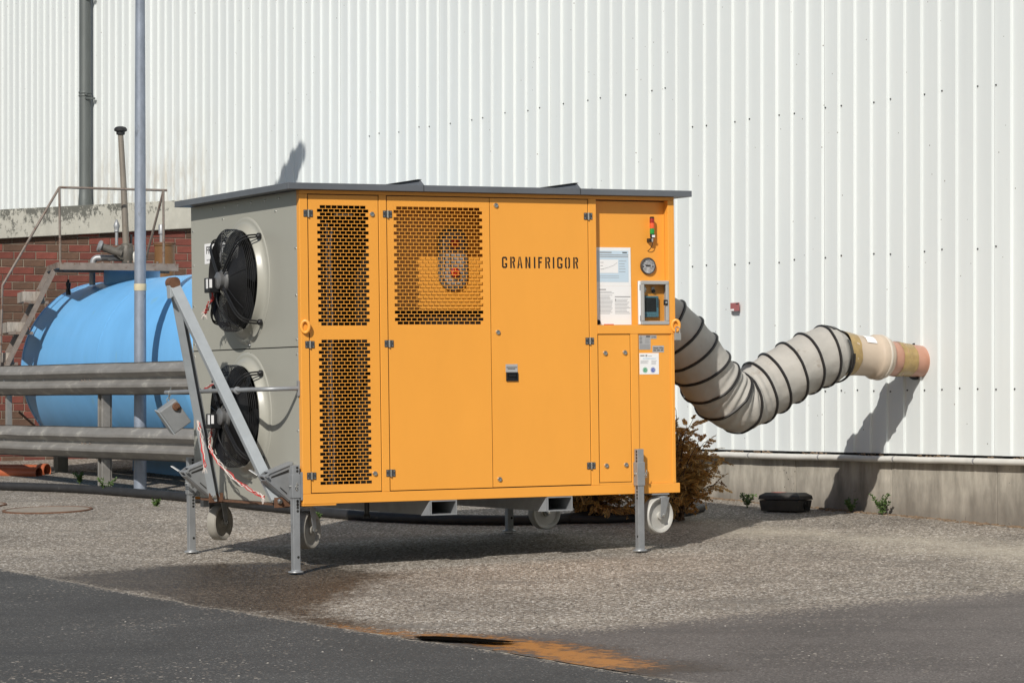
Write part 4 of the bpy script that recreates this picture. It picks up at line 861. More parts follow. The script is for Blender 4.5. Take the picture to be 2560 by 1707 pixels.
# grey side: two sheets and a seam, with screws
s1 = part('side_panel', MB().box((0,.0505,1.074),(.012,D_,2.13)), GRY); s2 = part('side_panel', MB().box((0,.0505,.0),(.012,D_,1.066)), GRY)
part('panel_seam', MB().box((.004,.0505,1.0661),(.012,D_,1.0739)), DARK)
def side_screws(vws, parent):
    m = MB()
    for v_, q in vws: m.lathe((-.0002,v_,q),(-1,0,0),[(.008,0),(.007,.004),(0,.005)],8)
    m.build('panel_screws', CHR, parent, smooth=True)
side_screws([(.075,q) for q in (1.12,1.42,1.74)]+[(1.99,q) for q in (1.12,1.40,1.70,1.95)]+[(q,2.095) for q in (.35,.6,.85,1.1,1.35,1.6)]+[(.42,2.01),(1.40,2.01)], s1)
side_screws([(.075,q) for q in (.12,.5,1.02)]+[(1.99,q) for q in (.1,.35,.7,1.03)], s2)
for q, pr_ in ((1.098,s1),(1.035,s2)):
    MB().box((-.0012,.895,q-.008),(-.0004,.94,q+.008)).build('small_tag', INK, pr_); MB().box((-.0018,.901,q-.004),(-.0013,.934,q+.004)).build('tag_print', PAPER, pr_)
# maker sign partly hidden by the upper fan
sg2 = part('maker_sign', plate(-.002,-.0005,1.702,1.845,1.10,1.757), PAPER)
sg2.data.clear_geometry(); sm = MB().box((-.002,1.10,1.702),(-.0005,1.757,1.848)); me = sm.mesh('maker_sign', PAPER); sg2.data = me
text('sign_text', 'FRIGORTEC', .075, INK, sg2, (-.0026,1.725,1.775), side=True, width=.46, bold=.001)
text('sign_text', 'www.frigortec.de', .03, INKG, sg2, (-.0026,1.72,1.722), side=True, width=.36)
# axial fans
def fan(vc, wc, rot):
    f = part('fan', MB().lathe((0,vc,wc),(-1,0,0),[(.450,.0006),(.444,.005),(.434,.0085),(.424,.007),(.41,.008),(.395,.014),(.382,.028),(.372,.046),(.364,.058),(.356,.060),(.350,.05),(.346,.0)],64,cap=False), GRY, smooth=True)
    MB().lathe((0,vc,wc),(-1,0,0),[(.346,.001),(0,.001)],48).build('fan_throat', DARK, f)
    # wire guard: rings on a shallow dome plus radial wires
    g = MB(); rings = 25
    def dome(r): return .140+.032*(1-max(0,(r/.36))**3)
    for k in range(rings):
        r_ = .105+(.36-.105)*k/(rings-1); n = 44
        g.tube([(-dome(r_), vc+r_*math.cos(2*math.pi*i/n), wc+r_*math.sin(2*math.pi*i/n)) for i in range(n)], .0031, 5, closed=True)
    for q in (.085,.099,.113,.127): 
        n = 44; g.tube([(-q, vc+.36*math.cos(2*math.pi*i/n), wc+.36*math.sin(2*math.pi*i/n)) for i in range(n)], .0026, 5, closed=True)
    for k in range(8):
        a = 2*math.pi*(k+.5)/8+rot; g.tube([(-dome(r_)-.003, vc+r_*math.cos(a), wc+r_*math.sin(a)) for r_ in (.1,.18,.26,.32,.36)], .0032, 5)
    g.build('wire_guard', BLK, f, smooth=True)
    # four black strut arms to the panel
    for k in range(4):
        a = R(45+90*k); c, s = math.cos(a), math.sin(a); st_ = MB()
        for dd in (-.012, .012):
            off = V((0, -s*dd, c*dd))
            st_.tube(smooth_path([V((-.195,vc+.075*c,wc+.075*s))+off, V((-.188,vc+.2*c,wc+.2*s))+off, V((-.172,vc+.33*c,wc+.33*s))+off, V((-.13,vc+.405*c,wc+.405*s))+off, V((-.045,vc+.425*c,wc+.425*s))+off, V((-.025,vc+.425*c,wc+.425*s))+off*.2], 4), .0062, 7)
        st_.lathe((0,vc+.425*c,wc+.425*s),(-1,0,0),[(.022,.012),(.022,.03),(.012,.042),(0,.042)],12)
        st_.build('strut_arm', BLK, f, smooth=True)
    # blades and motor
    for k in range(5):
        a0 = 2*math.pi*k/5+rot; bl = MB(); vs = []; n = 7
        for i in range(n):
            r_ = .09+.245*i/(n-1); sweep = .25*(i/(n-1))**1.5; half = .36-.10*i/(n-1)
            for j in range(5):
                q = -1+j/2.0; a = a0+sweep+half*q; vs.append((-.05-.035*q*(1-.4*i/(n-1)), vc+r_*math.cos(a), wc+r_*math.sin(a)))
        bl.add(vs, [(i*5+j, i*5+j+1, (i+1)*5+j+1, (i+1)*5+j) for i in range(n-1) for j in range(4)]); bl.build('blade', M('blade_black', (.02,.02,.021), .45, var=.1) if 'blade_black' not in bpy.data.materials else bpy.data.materials['blade_black'], f, smooth=True)
    MB().lathe((0,vc,wc),(-1,0,0),[(.085,.03),(.09,.05),(.09,.14),(.078,.178),(.06,.185),(.06,.215),(.045,.225),(0,.225)],28).build('motor', CHR if False else M('motor_cast_grey', (.20,.20,.20), .4, metal=.5, var=.2, scale=20), f, smooth=True)
    tb = MB().box((-.275,vc+.02,wc-.085),(-.185,vc+.11,wc+.02)); tb.build('terminal_box', BLK, f, bevel=.006)
    MB().box((-.2765,vc+.032,wc-.055),(-.2752,vc+.05,wc+.012)).box((-.2765,vc+.057,wc-.055),(-.2752,vc+.068,wc+.012)).box((-.27,vc+.0188,wc-.05),(-.25,vc+.0198,wc+.01)).build('box_stripes', PAPER, f)
    MB().tube(smooth_path([(-.2,vc+.06,wc-.07),(-.2,vc+.05,wc-.16),(-.17,vc-.05,wc-.27),(-.14,vc-.2,wc-.33)],5), .006, 6).build('motor_cable', BLK, f, smooth=True)
    return f
fan(.97, 1.553, .2); fan(.97, .597, .6)
# roof
rf = part('roof', MB().box((-.104,-.06,2.1335),(3.056,2.09,2.177)), ROOF, bevel=.002)
for u in (.895, 2.125):
    MB().add([(u-.020,-.055,2.1775),(u+.020,-.055,2.1775),(u-.004,-.045,2.214),(u-.010,-.045,2.214),(u-.020,2.08,2.1775),(u+.020,2.08,2.1775),(u-.004,2.07,2.214),(u-.010,2.07,2.214)],
             [(0,1,2,3),(5,4,7,6),(3,2,6,7),(1,5,6,2),(4,0,3,7),(0,4,5,1)]).build('roof_seam', ROOF, rf)
    MB().box((u+.012,-.0615,2.134),(u+.016,-.0602,2.177)).build('seam_joint', DARK, rf)
    MB().box((u-.028,-.054,2.2142),(u+.002,2.08,2.2172)).build('seam_cap', TANKD, rf)
# fork pockets: rectangular tubes from front to back
for u0, u1, z1 in ((.957,1.160,.0), (1.872,2.074,.0)):
    z0 = z1-.104; t_ = .008; v0, v1 = -.004, D_+.02; m = MB()
    m.box((u0,v0,z0),(u1,v1,z0+t_)).box((u0,v0,z1-t_-.001),(u1,v1,z1-.001)).box((u0,v0,z0+t_),(u0+t_,v1,z1-t_-.001)).box((u1-t_,v0,z0+t_),(u1,v1,z1-t_-.001))
    part('fork_pocket', m, GALV)
    # slanted gusset by the mouth
    part('pocket_gusset', MB().prism([(u0-.002,.003,z0),(u0-.07,.003,z0+.001),(u0-.002,.003,z1-.004)], (0,.008,0)), GALV)
part('cross_member', plate(.03,2.92,-.075,-.001,1.93,1.99), GALV)
part('drain_stub', MB().cyl((.70,.5,-.12),(.70,.5,0),.018,12).lathe((.70,.5,-.13),(0,0,1),[(.026,0),(.026,.02),(.018,.03)],12), BLK, smooth=True)
# casters
def caster(u, v_, wz, ax, mat, side, topz=-.002):
    ax = V((ax[0], ax[1], 0)).normalized(); tr = V((-ax.y, ax.x, 0)); c = V((u, v_, wz)); Rw, th = .13, .039
    root = part('caster', MB().box((u-.07,v_-.055,topz-.010),(u+.07,v_+.055,topz)), GALV)
    MB().lathe((0,0,0),(0,0,1),[(.05,0),(.055,.006),(.055,.02),(.045,.026)],24).build('swivel_head', GALV, root, smooth=True).location = c+V((0,0,topz-.036-wz))-V((0,0,0))+tr*side*.03
    wm = MB().lathe(c-ax*0, ax, [(.022,-.042),(.028,-.040),(.028,-.022),(.055,-.016),(.095,-.018),(.108,-.035),(.122,-th),(.1295,-th+.008),(.1305,0),(.1295,th-.008),(.122,th),(.108,.035),(.095,.018),(.055,.016),(.028,.022),(.028,.040),(.022,.042)], 48)
    wm.build('wheel', mat, root, smooth=True)
    for s in (-1, 1):
        a = c+ax*.052*s; top = V((c.x, c.y, topz-.030))+ax*.052*s+tr*side*.03
        fk = MB(); d = (a-top); 
        fk.prism([top+tr*.042, top-tr*.042, a-tr*.02-V((0,0,.008)), a-V((0,0,.024)), a+tr*.02-V((0,0,.008))], ax*.005*s); fk.build('fork_plate', GALV, root, bevel=.0015)
        MB().lathe(a+ax*.0052*s, ax*s, [(.014,0),(.014,.008),(.007,.009),(.007,.014),(0,.014)], 6).build('axle_nut', CHR, root)
    MB().obox(V((c.x,c.y,topz-.033))+tr*side*.03, ax*.0535, tr*.042, V((0,0,.003))).build('fork_crown', GALV, root)
    MB().cyl(c-ax*.054, c+ax*.054, .008, 10).build('axle', CHR, root, smooth=True)
    return root
ca = caster(.100,.16,-.182,(.63,-.77),NYL,-1); ca['label'] = 'worn caster at the front left corner'
caster(.13,1.86,-.190,(.60,-.80),NYL,-1); caster(2.80,.055,-.163,(.25,-.97),NYLC,1); caster(2.83,1.86,-.20,(.1,-1),NYLC,1)
# jack legs: sleeve, perforated inner tube, foot, pin with chain
def jack(u, v_, top, sl0, sl1, foot, face):
    root = part('jack_leg', MB().box((u-.031,v_-.031,sl0),(u+.031,v_+.031,sl1)), GALV, bevel=.003)
    MB().box((u-.025,v_-.025,foot+.012),(u+.025,v_+.025,top)).build('inner_tube', GALV, root, bevel=.003)
    MB().lathe((u,v_,foot),(0,0,1),[(.052,0),(.054,.003),(.052,.010),(.034,.014),(.030,.020)],20).build('foot_plate', GALV, root, smooth=True)
    h = MB(); fx = face
    zs = [top-.018-.023*k for k in range(12)]+[sl0-.02-.023*k for k in range(4)]+[foot+.105]
    for z in zs:
        if sl0-.006 < z < sl1+.006 or z < foot+.05: continue
        if fx == 'u': h.lathe((u+.009,v_-.0252,z),(0,-1,0),[(.0095,0),(.0095,.0006),(0,.0006)],10)
        else: h.lathe((u-.0252,v_-.009,z),(-1,0,0),[(.0095,0),(.0095,.0006),(0,.0006)],10)
    h.build('pin_holes', DARK, root)
    zc = (sl0+sl1)/2
    MB().cyl((u-.045,v_,zc),(u+.045,v_,zc),.007,10).build('lock_pin', CHR, root, smooth=True)
    ch = MB(); pp_ = [(u+(.036 if fx == 'v' else -.0)+.006*math.sin(k), v_-.036-.004*math.cos(k*1.7), zc+.02-.012*k+(.03 if k > 3 else 0)) for k in range(7)]
    for i, p in enumerate(pp_):
        n = 8; ch.tube([V(p)+V((.008*math.cos(2*math.pi*j/n)*(1 if i % 2 else .4), .004*math.cos(2*math.pi*j/n), .009*math.sin(2*math.pi*j/n))) for j in range(n)], .0018, 5, closed=True)
    ch.build('pin_chain', CHR, root, smooth=True)
    return root
def gw(u, v_):                            # local height of the ground under a point
    p = MC.matrix_world @ V((u, v_, 0)); return (gz(p.x, p.y)-p.z)+.012
jack(-.048,.028,.268,.045,.205,gw(-.048,.028),'u'); jack(-.058,1.955,.290,.02,.18,gw(-.058,1.955),'u')
jack(2.604,-.034,.322,.060,.228,gw(2.604,-.034),'v'); jack(2.637,2.085,.30,.0,.17,gw(2.637,2.085),'u')
part('jack_mount', MB().box((-.0165,.0,.03),(-.001,.06,.22)), GALV); part('jack_mount', MB().box((-.026,1.92,.01),(-.001,1.99,.19)), GALV)
# side brackets beside the drawbar feet: folded channel gussets
for vb, vt in ((.16,.26), (1.66,1.76)):
    gm = MB(); A, B_, C_ = (-.004,0,.285), (-.225,0,.200), (-.03,0,.015)
    for vv in (vb, vt-.006): gm.prism([(A[0],vv,A[2]),(-.18,vv,.222),(-.225,vv,.19),(-.205,vv,.165),(C_[0],vv,C_[2]),(-.004,vv,C_[2])], (0,.006,0))
    gm.obox(((A[0]-.18)/2,(vb+vt)/2,(A[2]+.222)/2), V((-.088,0,-.0315)), V((0,(vt-vb)/2-.0065,0)), V((.001,0,.003)))
    gm.obox((-.118,(vb+vt)/2,.09), V((-.087,0,.075)), V((0,(vt-vb)/2-.0065,0)), V((.002,0,.0024)))
    rim = [(-.012,.272),(-.178,.212),(-.212,.186),(-.196,.164),(-.036,.026),(-.012,.03)]
    for (a0, c0), (a1, c1) in zip(rim, rim[1:]+rim[:1]): gm.bar((a0,vb-.003,c0),(a1,vb-.003,c1),.006,.010,up=(0,1,0))
    br_ = part('folding_bracket', gm, GALV, bevel=.0015)
    MB().prism([(-.035,vb-.0012,.236),(-.165,vb-.0012,.19),(-.165,vb-.0012,.178),(-.035,vb-.0012,.216)],(0,.001,0)).prism([(-.05,vb-.0012,.075),(-.10,vb-.0012,.118),(-.10,vb-.0012,.108),(-.05,vb-.0012,.064)],(0,.001,0)).build('bracket_recess_shade', DARK, br_)  # dark plates on the face stand in for shaded recesses
    MB().cyl((-.205,vb-.03,.193),(-.205,vt+.02,.193),.010,10).build('bracket_pin', GALV, br_, smooth=True)
    MB().tube([(-.21,vt+.02,.2),(-.25,vt+.07,.235),(-.262,vt+.06,.233),(-.222,vt+.01,.196)],.004,6).build('pin_ring', CHR, br_, smooth=True)
# folded drawbar: two channel legs to an eye, hinged at the chassis
db = part('drawbar', MB().cyl((-.60,.795,1.53),(-.60,.885,1.53),.040,18), RUST, smooth=True)
def channel(a, b, inner, wd=.072, dp=.045, t_=.006):
    a, b, inner = V(a), V(b), V(inner).normalized(); d = (b-a).normalized(); L = (b-a).length
    inner = (inner-d*inner.dot(d)).normalized(); n = d.cross(inner); c = (a+b)/2; m = MB()
    m.obox(c, n*wd/2, d*L/2, inner*t_/2)
    for s in (-1, 1): m.obox(c+n*s*(wd/2-t_/2)+inner*(dp/2+t_/2), n*t_/2, d*L/2, inner*dp/2)
    return m
channel((-.095,.236,.035),(-.595,.80,1.505),(0,1,0)).build('drawbar_leg', GREYM, db, bevel=.0015)
channel((-.095,1.451,.000),(-.595,.88,1.505),(.55,-.83,0), wd=.048, dp=.060).build('drawbar_leg', GREYM, db, bevel=.0015)
MB().obox((-.603,.84,1.49),V((.03,0,.02)),V((0,.035,0)),V((-.003,0,.05))).build('eye_lug', GREYM, db, bevel=.004)
for vv in (.236, 1.451):
    MB().box((-.13,vv-.045,-.025),(-.02,vv-.036,.045)).build('hinge_lug', RUST, db, bevel=.002)
    MB().lathe((-.095,vv-.047,.02),(0,-1,0),[(.02,0),(.02,.012),(.011,.014),(.011,.03),(0,.03)],6).build('hinge_bolt', CHR, db)
MB().box((-.06,.15,-.016),(-.001,1.75,-.004)).build('hinge_plate', RUST, db)
# bent holding bar across the drawbar
hb = part('holding_bar', MB().tube(smooth_path([(-.01,.040,.787),(-.09,.05,.787),(-.20,.09,.785),(-.262,.20,.784),(-.275,.45,.782),(-.285,1.0,.777),(-.30,1.80,.770)],6),.0155,12), GALV, smooth=True)
for vv, uu in ((.47,-.275),(1.19,-.289)): MB().lathe((uu,vv,.7795),(0,1,0),[(.018,0),(.026,.003),(.026,.020),(.018,.023)],14).build('collar', GALV, hb, smooth=True)
MB().box((-.014,.025,.735),(-.001,.055,.84)).build('bar_bracket', GALV, hb, bevel=.002)
# lifting eyes
for u, vv in ((.030,0), (2.937,0)):
    e_ = MB(); n = 20
    e_.tube([(u-.004+.030*math.cos(2*math.pi*i/n)*.75, -.016-.014*math.cos(2*math.pi*i/n), 1.205+.040*math.sin(2*math.pi*i/n)) for i in range(n)], .011, 8, closed=True)
    e_.box((u-.022,-.004,1.165),(u+.022,-.0008,1.245)); part('lifting_eye', e_, YEL, smooth=True)
# black handle tube on the right flank
part('side_handle', MB().tube(smooth_path([(2.925,.30,1.42),(2.97,.30,1.42),(2.985,.30,1.40),(2.985,.30,1.18),(2.97,.30,1.16),(2.925,.30,1.16)],4),.012,10), BLK, smooth=True)
part('air_outlet', MB().lathe((2.925,1.0,1.42),(1,0,0),[(.235,0),(.235,.16),(.225,.16),(.225,0)],36,cap=False), GALV, smooth=True)

def ml(u, v_, z): return MC.matrix_world @ V((u, v_, z))
# padlock hanging from the right lifting eye
pk = empty('padlock', ml(2.935,-.035,1.125), R(27.2), 'small square steel padlock hanging from the right lifting eye', 'padlock')
MB().box((-.026,-.009,-.026),(.026,.009,.026)).build('body', M('padlock_steel', (.40,.40,.38), .35, metal=.5, var=.1), pk, bevel=.003)
MB().tube(smooth_path([(-.017,0,.02),(-.017,0,.05),(-.009,0,.068),(.009,0,.068),(.017,0,.05),(.017,0,.02)],5),.0042,8).build('shackle', CHR, pk, smooth=True)
# grey box hanging by a chain from the holding bar
gb = empty('hanging_box', ml(-.30,1.645,.60), 0, 'scuffed grey metal box hanging by a chain from the drawbar bar', 'box')
gb.rotation_euler = (R(8), R(-36), R(16))
MB().box((-.075,-.055,-.10),(.075,.055,.10)).build('body', M('scuffed_grey_box', (.235,.245,.25), .5, var=.12, scale=12, over=.68, ocol=(.15,.08,.045), oscale=12), gb, bevel=.008)
MB().box((-.085,-.062,-.105),(-.0755,.062,.105)).build('lid_flange', GREYM, gb, bevel=.003)
MB().lathe((.045,-.0555,.06),(0,-1,0),[(.03,0),(.03,.012),(.024,.018),(.012,.018),(.012,.03),(0,.03)],16).build('rusty_gland', RUST, gb, smooth=True)
cn = empty('hanging_chain', ml(-.30,1.70,.78), 0, 'short steel chain holding the grey box on the bar', 'chain')
for k in range(7):
    n = 10; lk = MB().tube([(.011*math.cos(2*math.pi*j/n) if k % 2 else .002*math.cos(2*math.pi*j/n), .011*math.cos(2*math.pi*j/n) if k % 2 == 0 else .002, .018*math.sin(2*math.pi*j/n)) for j in range(n)], .003, 6, closed=True)
    o = lk.build('link', CHR, cn, smooth=True); o.location = (-.012*k*.5, 0, .012-.026*k)
# frayed red and white ropes
def rope(name, pts, label, r=.008, seed=1):
    e = empty(name, pts[0], 0, label, 'rope', 'frayed red and white ropes on the grey side'); P = smooth_path([V(p)-V(pts[0]) for p in pts], 8); rnd = random.Random(seed)
    for s in range(4):
        Q = []
        for i, p in enumerate(P):
            a = i*.35+s*1.3+seed; k_ = 1+1.2*mnoise.noise(V((i*.13, s*3.1, seed))); Q.append(p+V((math.cos(a)*r*k_+rnd.uniform(-.006,.006), math.sin(a)*r*.6, math.sin(a)*r*k_+rnd.uniform(-.006,.006))))
        MB().tube(Q, r*.42, 6).build('strand', (ROPER, ROPER, ROPEW, ROPEW)[s] if seed > 1 else (ROPER, ROPER, ROPER, ROPEW)[s], e, smooth=True)
    fr = MB()
    for k in range(22):
        d = V((rnd.uniform(-.6,.6), rnd.uniform(-.4,.4), -1)).normalized()*rnd.uniform(.02,.05); fr.tube([P[-1], P[-1]+d*.5+V((rnd.uniform(-.006,.006),0,0)), P[-1]+d], .0013, 4)
    fr.build('frayed_end', ROPEW, e)
rope('frayed_rope', [ml(-.23,1.02,1.49), ml(-.22,1.06,1.43), ml(-.21,1.14,1.40), ml(-.20,1.22,1.36), ml(-.20,1.27,1.33)], 'short red rope knotted on the upper fan motor', seed=1)
rope('frayed_rope', [ml(-.24,1.02,.54), ml(-.22,1.13,.47), ml(-.21,1.17,.39), ml(-.20,1.05,.277), ml(-.20,.69,.147), ml(-.20,.30,.07), ml(-.20,.22,.05)], 'long red and white rope sagging under the lower fan', seed=2)
rope('frayed_rope', [ml(-.28,1.235,.77), ml(-.285,1.21,.62), ml(-.28,1.16,.45), ml(-.28,1.10,.24)], 'red and white rope hanging along the far drawbar leg', seed=3)
rope('frayed_rope', [ml(-.28,1.235,.765), ml(-.26,1.10,.80), ml(-.22,.98,.845), ml(-.2,.93,.86)], 'short red rope from the holding bar to the lower fan', seed=1, r=.006)

# ------------------------------------------------------------------ flexible duct, reducer and wall pipe
path = [ml(2.93,1.0,1.42), ml(3.06,1.0,1.42), (1.218,22.82,1.70), (1.386,22.95,1.496), (1.556,23.10,1.274), (1.734,23.25,1.145), (1.932,23.40,1.232), (2.128,23.50,1.351), (2.308,23.60,1.446), (2.47,23.70,1.512), (2.60,23.785,1.530)]
path[2] = (1.16, 22.80, 1.72)
P = smooth_path(path, 14)
o0 = V(P[0]); P = [p-o0 for p in P]
FD = empty('flexible_duct', o0, 0, 'wide grey fabric air duct with black spiral strips between machine and wall', 'duct')
# arc lengths
S_ = [0]
for a, b in zip(P[:-1], P[1:]): S_.append(S_[-1]+(b-a).length)
RAD = .235
def frame_at(s):
    i = 0
    while i < len(S_)-2 and S_[i+1] < s: i += 1
    f = (s-S_[i])/max(1e-6, S_[i+1]-S_[i]); p = P[i].lerp(P[i+1], f)
    t = ((P[min(i+2, len(P)-1)]-P[i+1]).normalized()*f+(P[i+1]-P[max(i-1,0)]).normalized()*(1-f)).normalized()
    b = t.cross(V((0,0,1))).normalized(); n = b.cross(t)
    return p, t, b, n
TOT = S_[-1]; PITCH = .172
def duct_r(s, th):
    ph = (s/PITCH-th/(2*math.pi)) % 1.0
    r = RAD-.012*math.sin(math.pi*ph)          # cloth sags in between the strips
    # creases near the bend
    p, t, b, n = frame_at(s)
    e = math.exp(-((s-1.42)/.26)**2); r += e*.011*math.sin(s*95+3*math.cos(th*2))*(.5+.5*math.sin(th+1))
    r += .004*mnoise.noise(V((s*7, math.cos(th)*3, math.sin(th)*3)))
    if s > TOT-.10: r -= .060*((s-TOT+.10)/.10)
    return r
K, SG = 260, 64; vs = []; fs = []
FR = [frame_at(TOT*i/K) for i in range(K+1)]
for i in range(K+1):
    s = TOT*i/K; p, t, b, n = FR[i]
    for k in range(SG):
        th = 2*math.pi*k/SG; r = duct_r(s, th); vs.append(p+(b*math.cos(th)+n*math.sin(th))*r)
for i in range(K):
    for k in range(SG): fs.append((i*SG+k, i*SG+(k+1) % SG, (i+1)*SG+(k+1) % SG, (i+1)*SG+k))
MB().add(vs, fs).build('fabric_sleeve', DUCT, FD, smooth=True)
# spiral strip
n_turn = int(TOT/PITCH)-0; pts = []; tt = 36
hv = []; hf = []
N_ = n_turn*tt
for i in range(N_+1):
    th = 2*math.pi*i/tt; s = min(TOT-.03, PITCH*i/tt); p, t, b, n = frame_at(s); rad = b*math.cos(th)+n*math.sin(th)
    base = max(RAD-.001-(.03*max(0, (s-TOT+.10)/.10)), duct_r(s, th)+.0015); wv = .0125
    hv += [p+rad*(base+.000)-t*wv, p+rad*(base+.010)-t*wv*.55, p+rad*(base+.010)+t*wv*.55, p+rad*(base+.000)+t*wv]
for i in range(N_):
    for k in range(3): hf.append((i*4+k, i*4+k+1, (i+1)*4+k+1, (i+1)*4+k))
MB().add(hv, hf).build('spiral_strip', COILM, FD, smooth=True)
# black tape patches at the duct end
pE, tE, bE, nE = frame_at(TOT-.02)
for (s0, s1, a0, a1) in ((TOT-.13, TOT-.004, R(60), R(128)), (TOT-.065, TOT+.0, R(-52), R(34))):
    m = MB(); n = 14; vs = []
    for i in range(4):
        s = s0+(s1-s0)*i/3; p, t, b, nn = frame_at(s)
        for k in range(n+1):
            th = a0+(a1-a0)*k/n; vs.append(p+(b*math.cos(th)+nn*math.sin(th))*(duct_r(s, th)+.011))
    m.add(vs, [(i*(n+1)+k, i*(n+1)+k+1, (i+1)*(n+1)+k+1, (i+1)*(n+1)+k) for i in range(3) for k in range(n)]); m.build('tape_patch', GAFF, FD, smooth=True)
# rigid outlet: local x points from the wall to the machine
OP = empty('wall_outlet_pipe', (3.291, 24.198, 1.474), math.atan2(-NY, -NX), 'beige and salmon plastic reducer pipe taped into the wall stub', 'pipe'); OP.rotation_euler = (0, R(-4.0), math.atan2(-NY, -NX))
MB().lathe((0,0,0),(1,0,0),[(.129,-.15),(.129,.30),(.123,.30),(.123,-.15)],40,cap=False).build('wall_stub', STUB, OP, smooth=True)
MB().lathe((0,0,0),(1,0,0),[(.130,.20),(.134,.205),(.140,.215),(.140,.33),(.144,.345),(.150,.353)],40,cap=False).build('stub_collar', STUB, OP, smooth=True)
MB().lathe((0,0,0),(1,0,0),[(.132,.345),(.150,.352),(.164,.366),(.172,.385),(.176,.41),(.180,.42),(.180,.47),(.172,.485),(.161,.50),(.158,.54),(.160,.62),(.166,.69),(.176,.75),(.180,.80)],44,cap=False).build('reducer', REDU, OP, smooth=True)
MB().lathe((0,0,0),(1,0,0),[(.178,.405),(.1835,.410),(.1835,.424),(.178,.428)],44,cap=False)\
    .build('white_seal_ring', M('seal_ring_plastic', (.55,.50,.43), .4, var=.06), OP, smooth=True)
def tape_band(x0, x1, rf_, seed):
    m = MB(); n = 60; vs = []
    for i in range(6):
        x = x0+(x1-x0)*i/5
        for k in range(n):
            a = 2*math.pi*k/n; e = .012*mnoise.noise(V((math.cos(a)*2, math.sin(a)*2, seed)))*(1 if i in (0, 5) else .2)
            vs.append((x+e, math.cos(a)*(rf_(x)+.003*mnoise.noise(V((x*30, math.cos(a)*5, math.sin(a)*5)))), math.sin(a)*(rf_(x)+.003*mnoise.noise(V((x*30, math.cos(a)*5, math.sin(a)*5))))))
    m.add(vs, [(i*n+k, i*n+(k+1) % n, (i+1)*n+(k+1) % n, (i+1)*n+k) for i in range(5) for k in range(n)]); return m
tape_band(.115,.265,lambda x: .1335+.0085*max(0, min(1, (x-.185)/.03)),1).build('tape_band', TAPE, OP, smooth=True)
tape_band(.705,.815,lambda x: .1705+.014*(x-.70)/.115,2).build('tape_band', TAPE, OP, smooth=True)
pl = MB(); n = 10; vs = []
for i in range(4):
    x = .535+.10*i/3
    for k in range(n+1):
        a = R(38)+R(32)*k/n; vs.append((x+.004*math.sin(k*2.2), math.cos(a)*(.165+.03*max(0,x-.56)), math.sin(a)*(.165+.03*max(0,x-.56))))
pl.add(vs, [(i*(n+1)+k, i*(n+1)+k+1, (i+1)*(n+1)+k+1, (i+1)*(n+1)+k) for i in range(3) for k in range(n)]); pl.build('paper_label', PAPER, OP, smooth=True)
MB().lathe((0,0,0),(1,0,0),[(.128,.030),(.150,.034),(.152,.040),(.128,.044)],40,cap=False,a0=R(60),a1=R(240)).build('wall_seal', BLK, OP, smooth=True)

# ------------------------------------------------------------------ dry brown shrub between machine and wall
def shrub(root, nbr, hgt, spread, rnd, plumes=7):
    stems = MB(); lv = []; lf = []
    def leaf(p, d, side, L, wd):
        b = len(lv); d = d.normalized(); lv.extend([p, p+d*L*.45+side*wd, p+d*L, p+d*L*.45-side*wd]); lf.append((b,b+1,b+2,b+3))
    def plume(q, d, L):
        """one spray: a drooping twig set close with short scale leaves that get smaller to the tip"""
        d = d.normalized(); nrm = d.cross(V((rnd.uniform(-1,1), rnd.uniform(-1,1), rnd.uniform(-1,1)))).normalized(); n = int(L/.0105); pts = []
        for j in range(n+1):
            f = j/n; pts.append(q+d*L*f+V((0,0,-.22*L*f*f)))
        stems.tube(pts[::3]+[pts[-1]], .0022, 4)
        for j in range(1, n+1):
            f = j/n; t = (pts[j]-pts[j-1]).normalized(); b = t.cross(nrm).normalized()
            for s_ in (-1, 1):
                a = rnd.uniform(.5, 1.0)*s_; ld = t*.85+b*a+nrm*rnd.uniform(-.5,.5); leaf(pts[j], ld, ld.cross(nrm).normalized(), rnd.uniform(.020,.042)*(1.1-.6*f), rnd.uniform(.005,.009))
    for i in range(nbr):
        az = rnd.uniform(0, 2*math.pi); out_ = spread*rnd.uniform(.25, 1.0); h = hgt*rnd.uniform(.25, 1.0)*(1.15-.55*out_/spread)
        p0 = V((rnd.uniform(-.10,.10), rnd.uniform(-.10,.10), rnd.uniform(0,.12)))
        end = V((math.cos(az)*out_, math.sin(az)*out_, h)); mid = p0.lerp(end, .5)+V((0,0,.14*h))
        pts = smooth_path([p0, mid, end], 7); stems.tube(pts, [.009*(1-.8*k/(len(pts)-1)) for k in range(len(pts))], 5)
        o_ = V((math.cos(az), math.sin(az), 0))
        for k in range(plumes):
            f = .35+.65*k/(plumes-1); c = pts[int(f*(len(pts)-1))]; t = (pts[-1]-pts[len(pts)//2]).normalized()
            plume(c, t*.8+o_*.5+V((rnd.uniform(-1.1,1.1), rnd.uniform(-1.1,1.1), rnd.uniform(-.9,.55))), rnd.uniform(.06,.17))
    stems.build('branches', BARK, root)
    me = bpy.data.meshes.new('foliage'); me.from_pydata([tuple(x) for x in lv], [], lf); me.materials.append(LEAFB); o = bpy.data.objects.new('foliage', me); COL.objects.link(o); o.parent = root
rs = random.Random(11)
s1_ = empty('dry_shrub', (1.30, 24.30, gz(1.30,24.30)), 0, 'dry brown conifer shrub between the machine and the hall wall', 'shrub')
shrub(s1_, 125, 1.0, .40, rs, 10)
s2_ = empty('dry_shrub', (.62, 24.55, gz(.62,24.55)), 0, 'lower dry brown shrub seen under the machine', 'shrub')
shrub(s2_, 70, .58, .46, rs, 9)

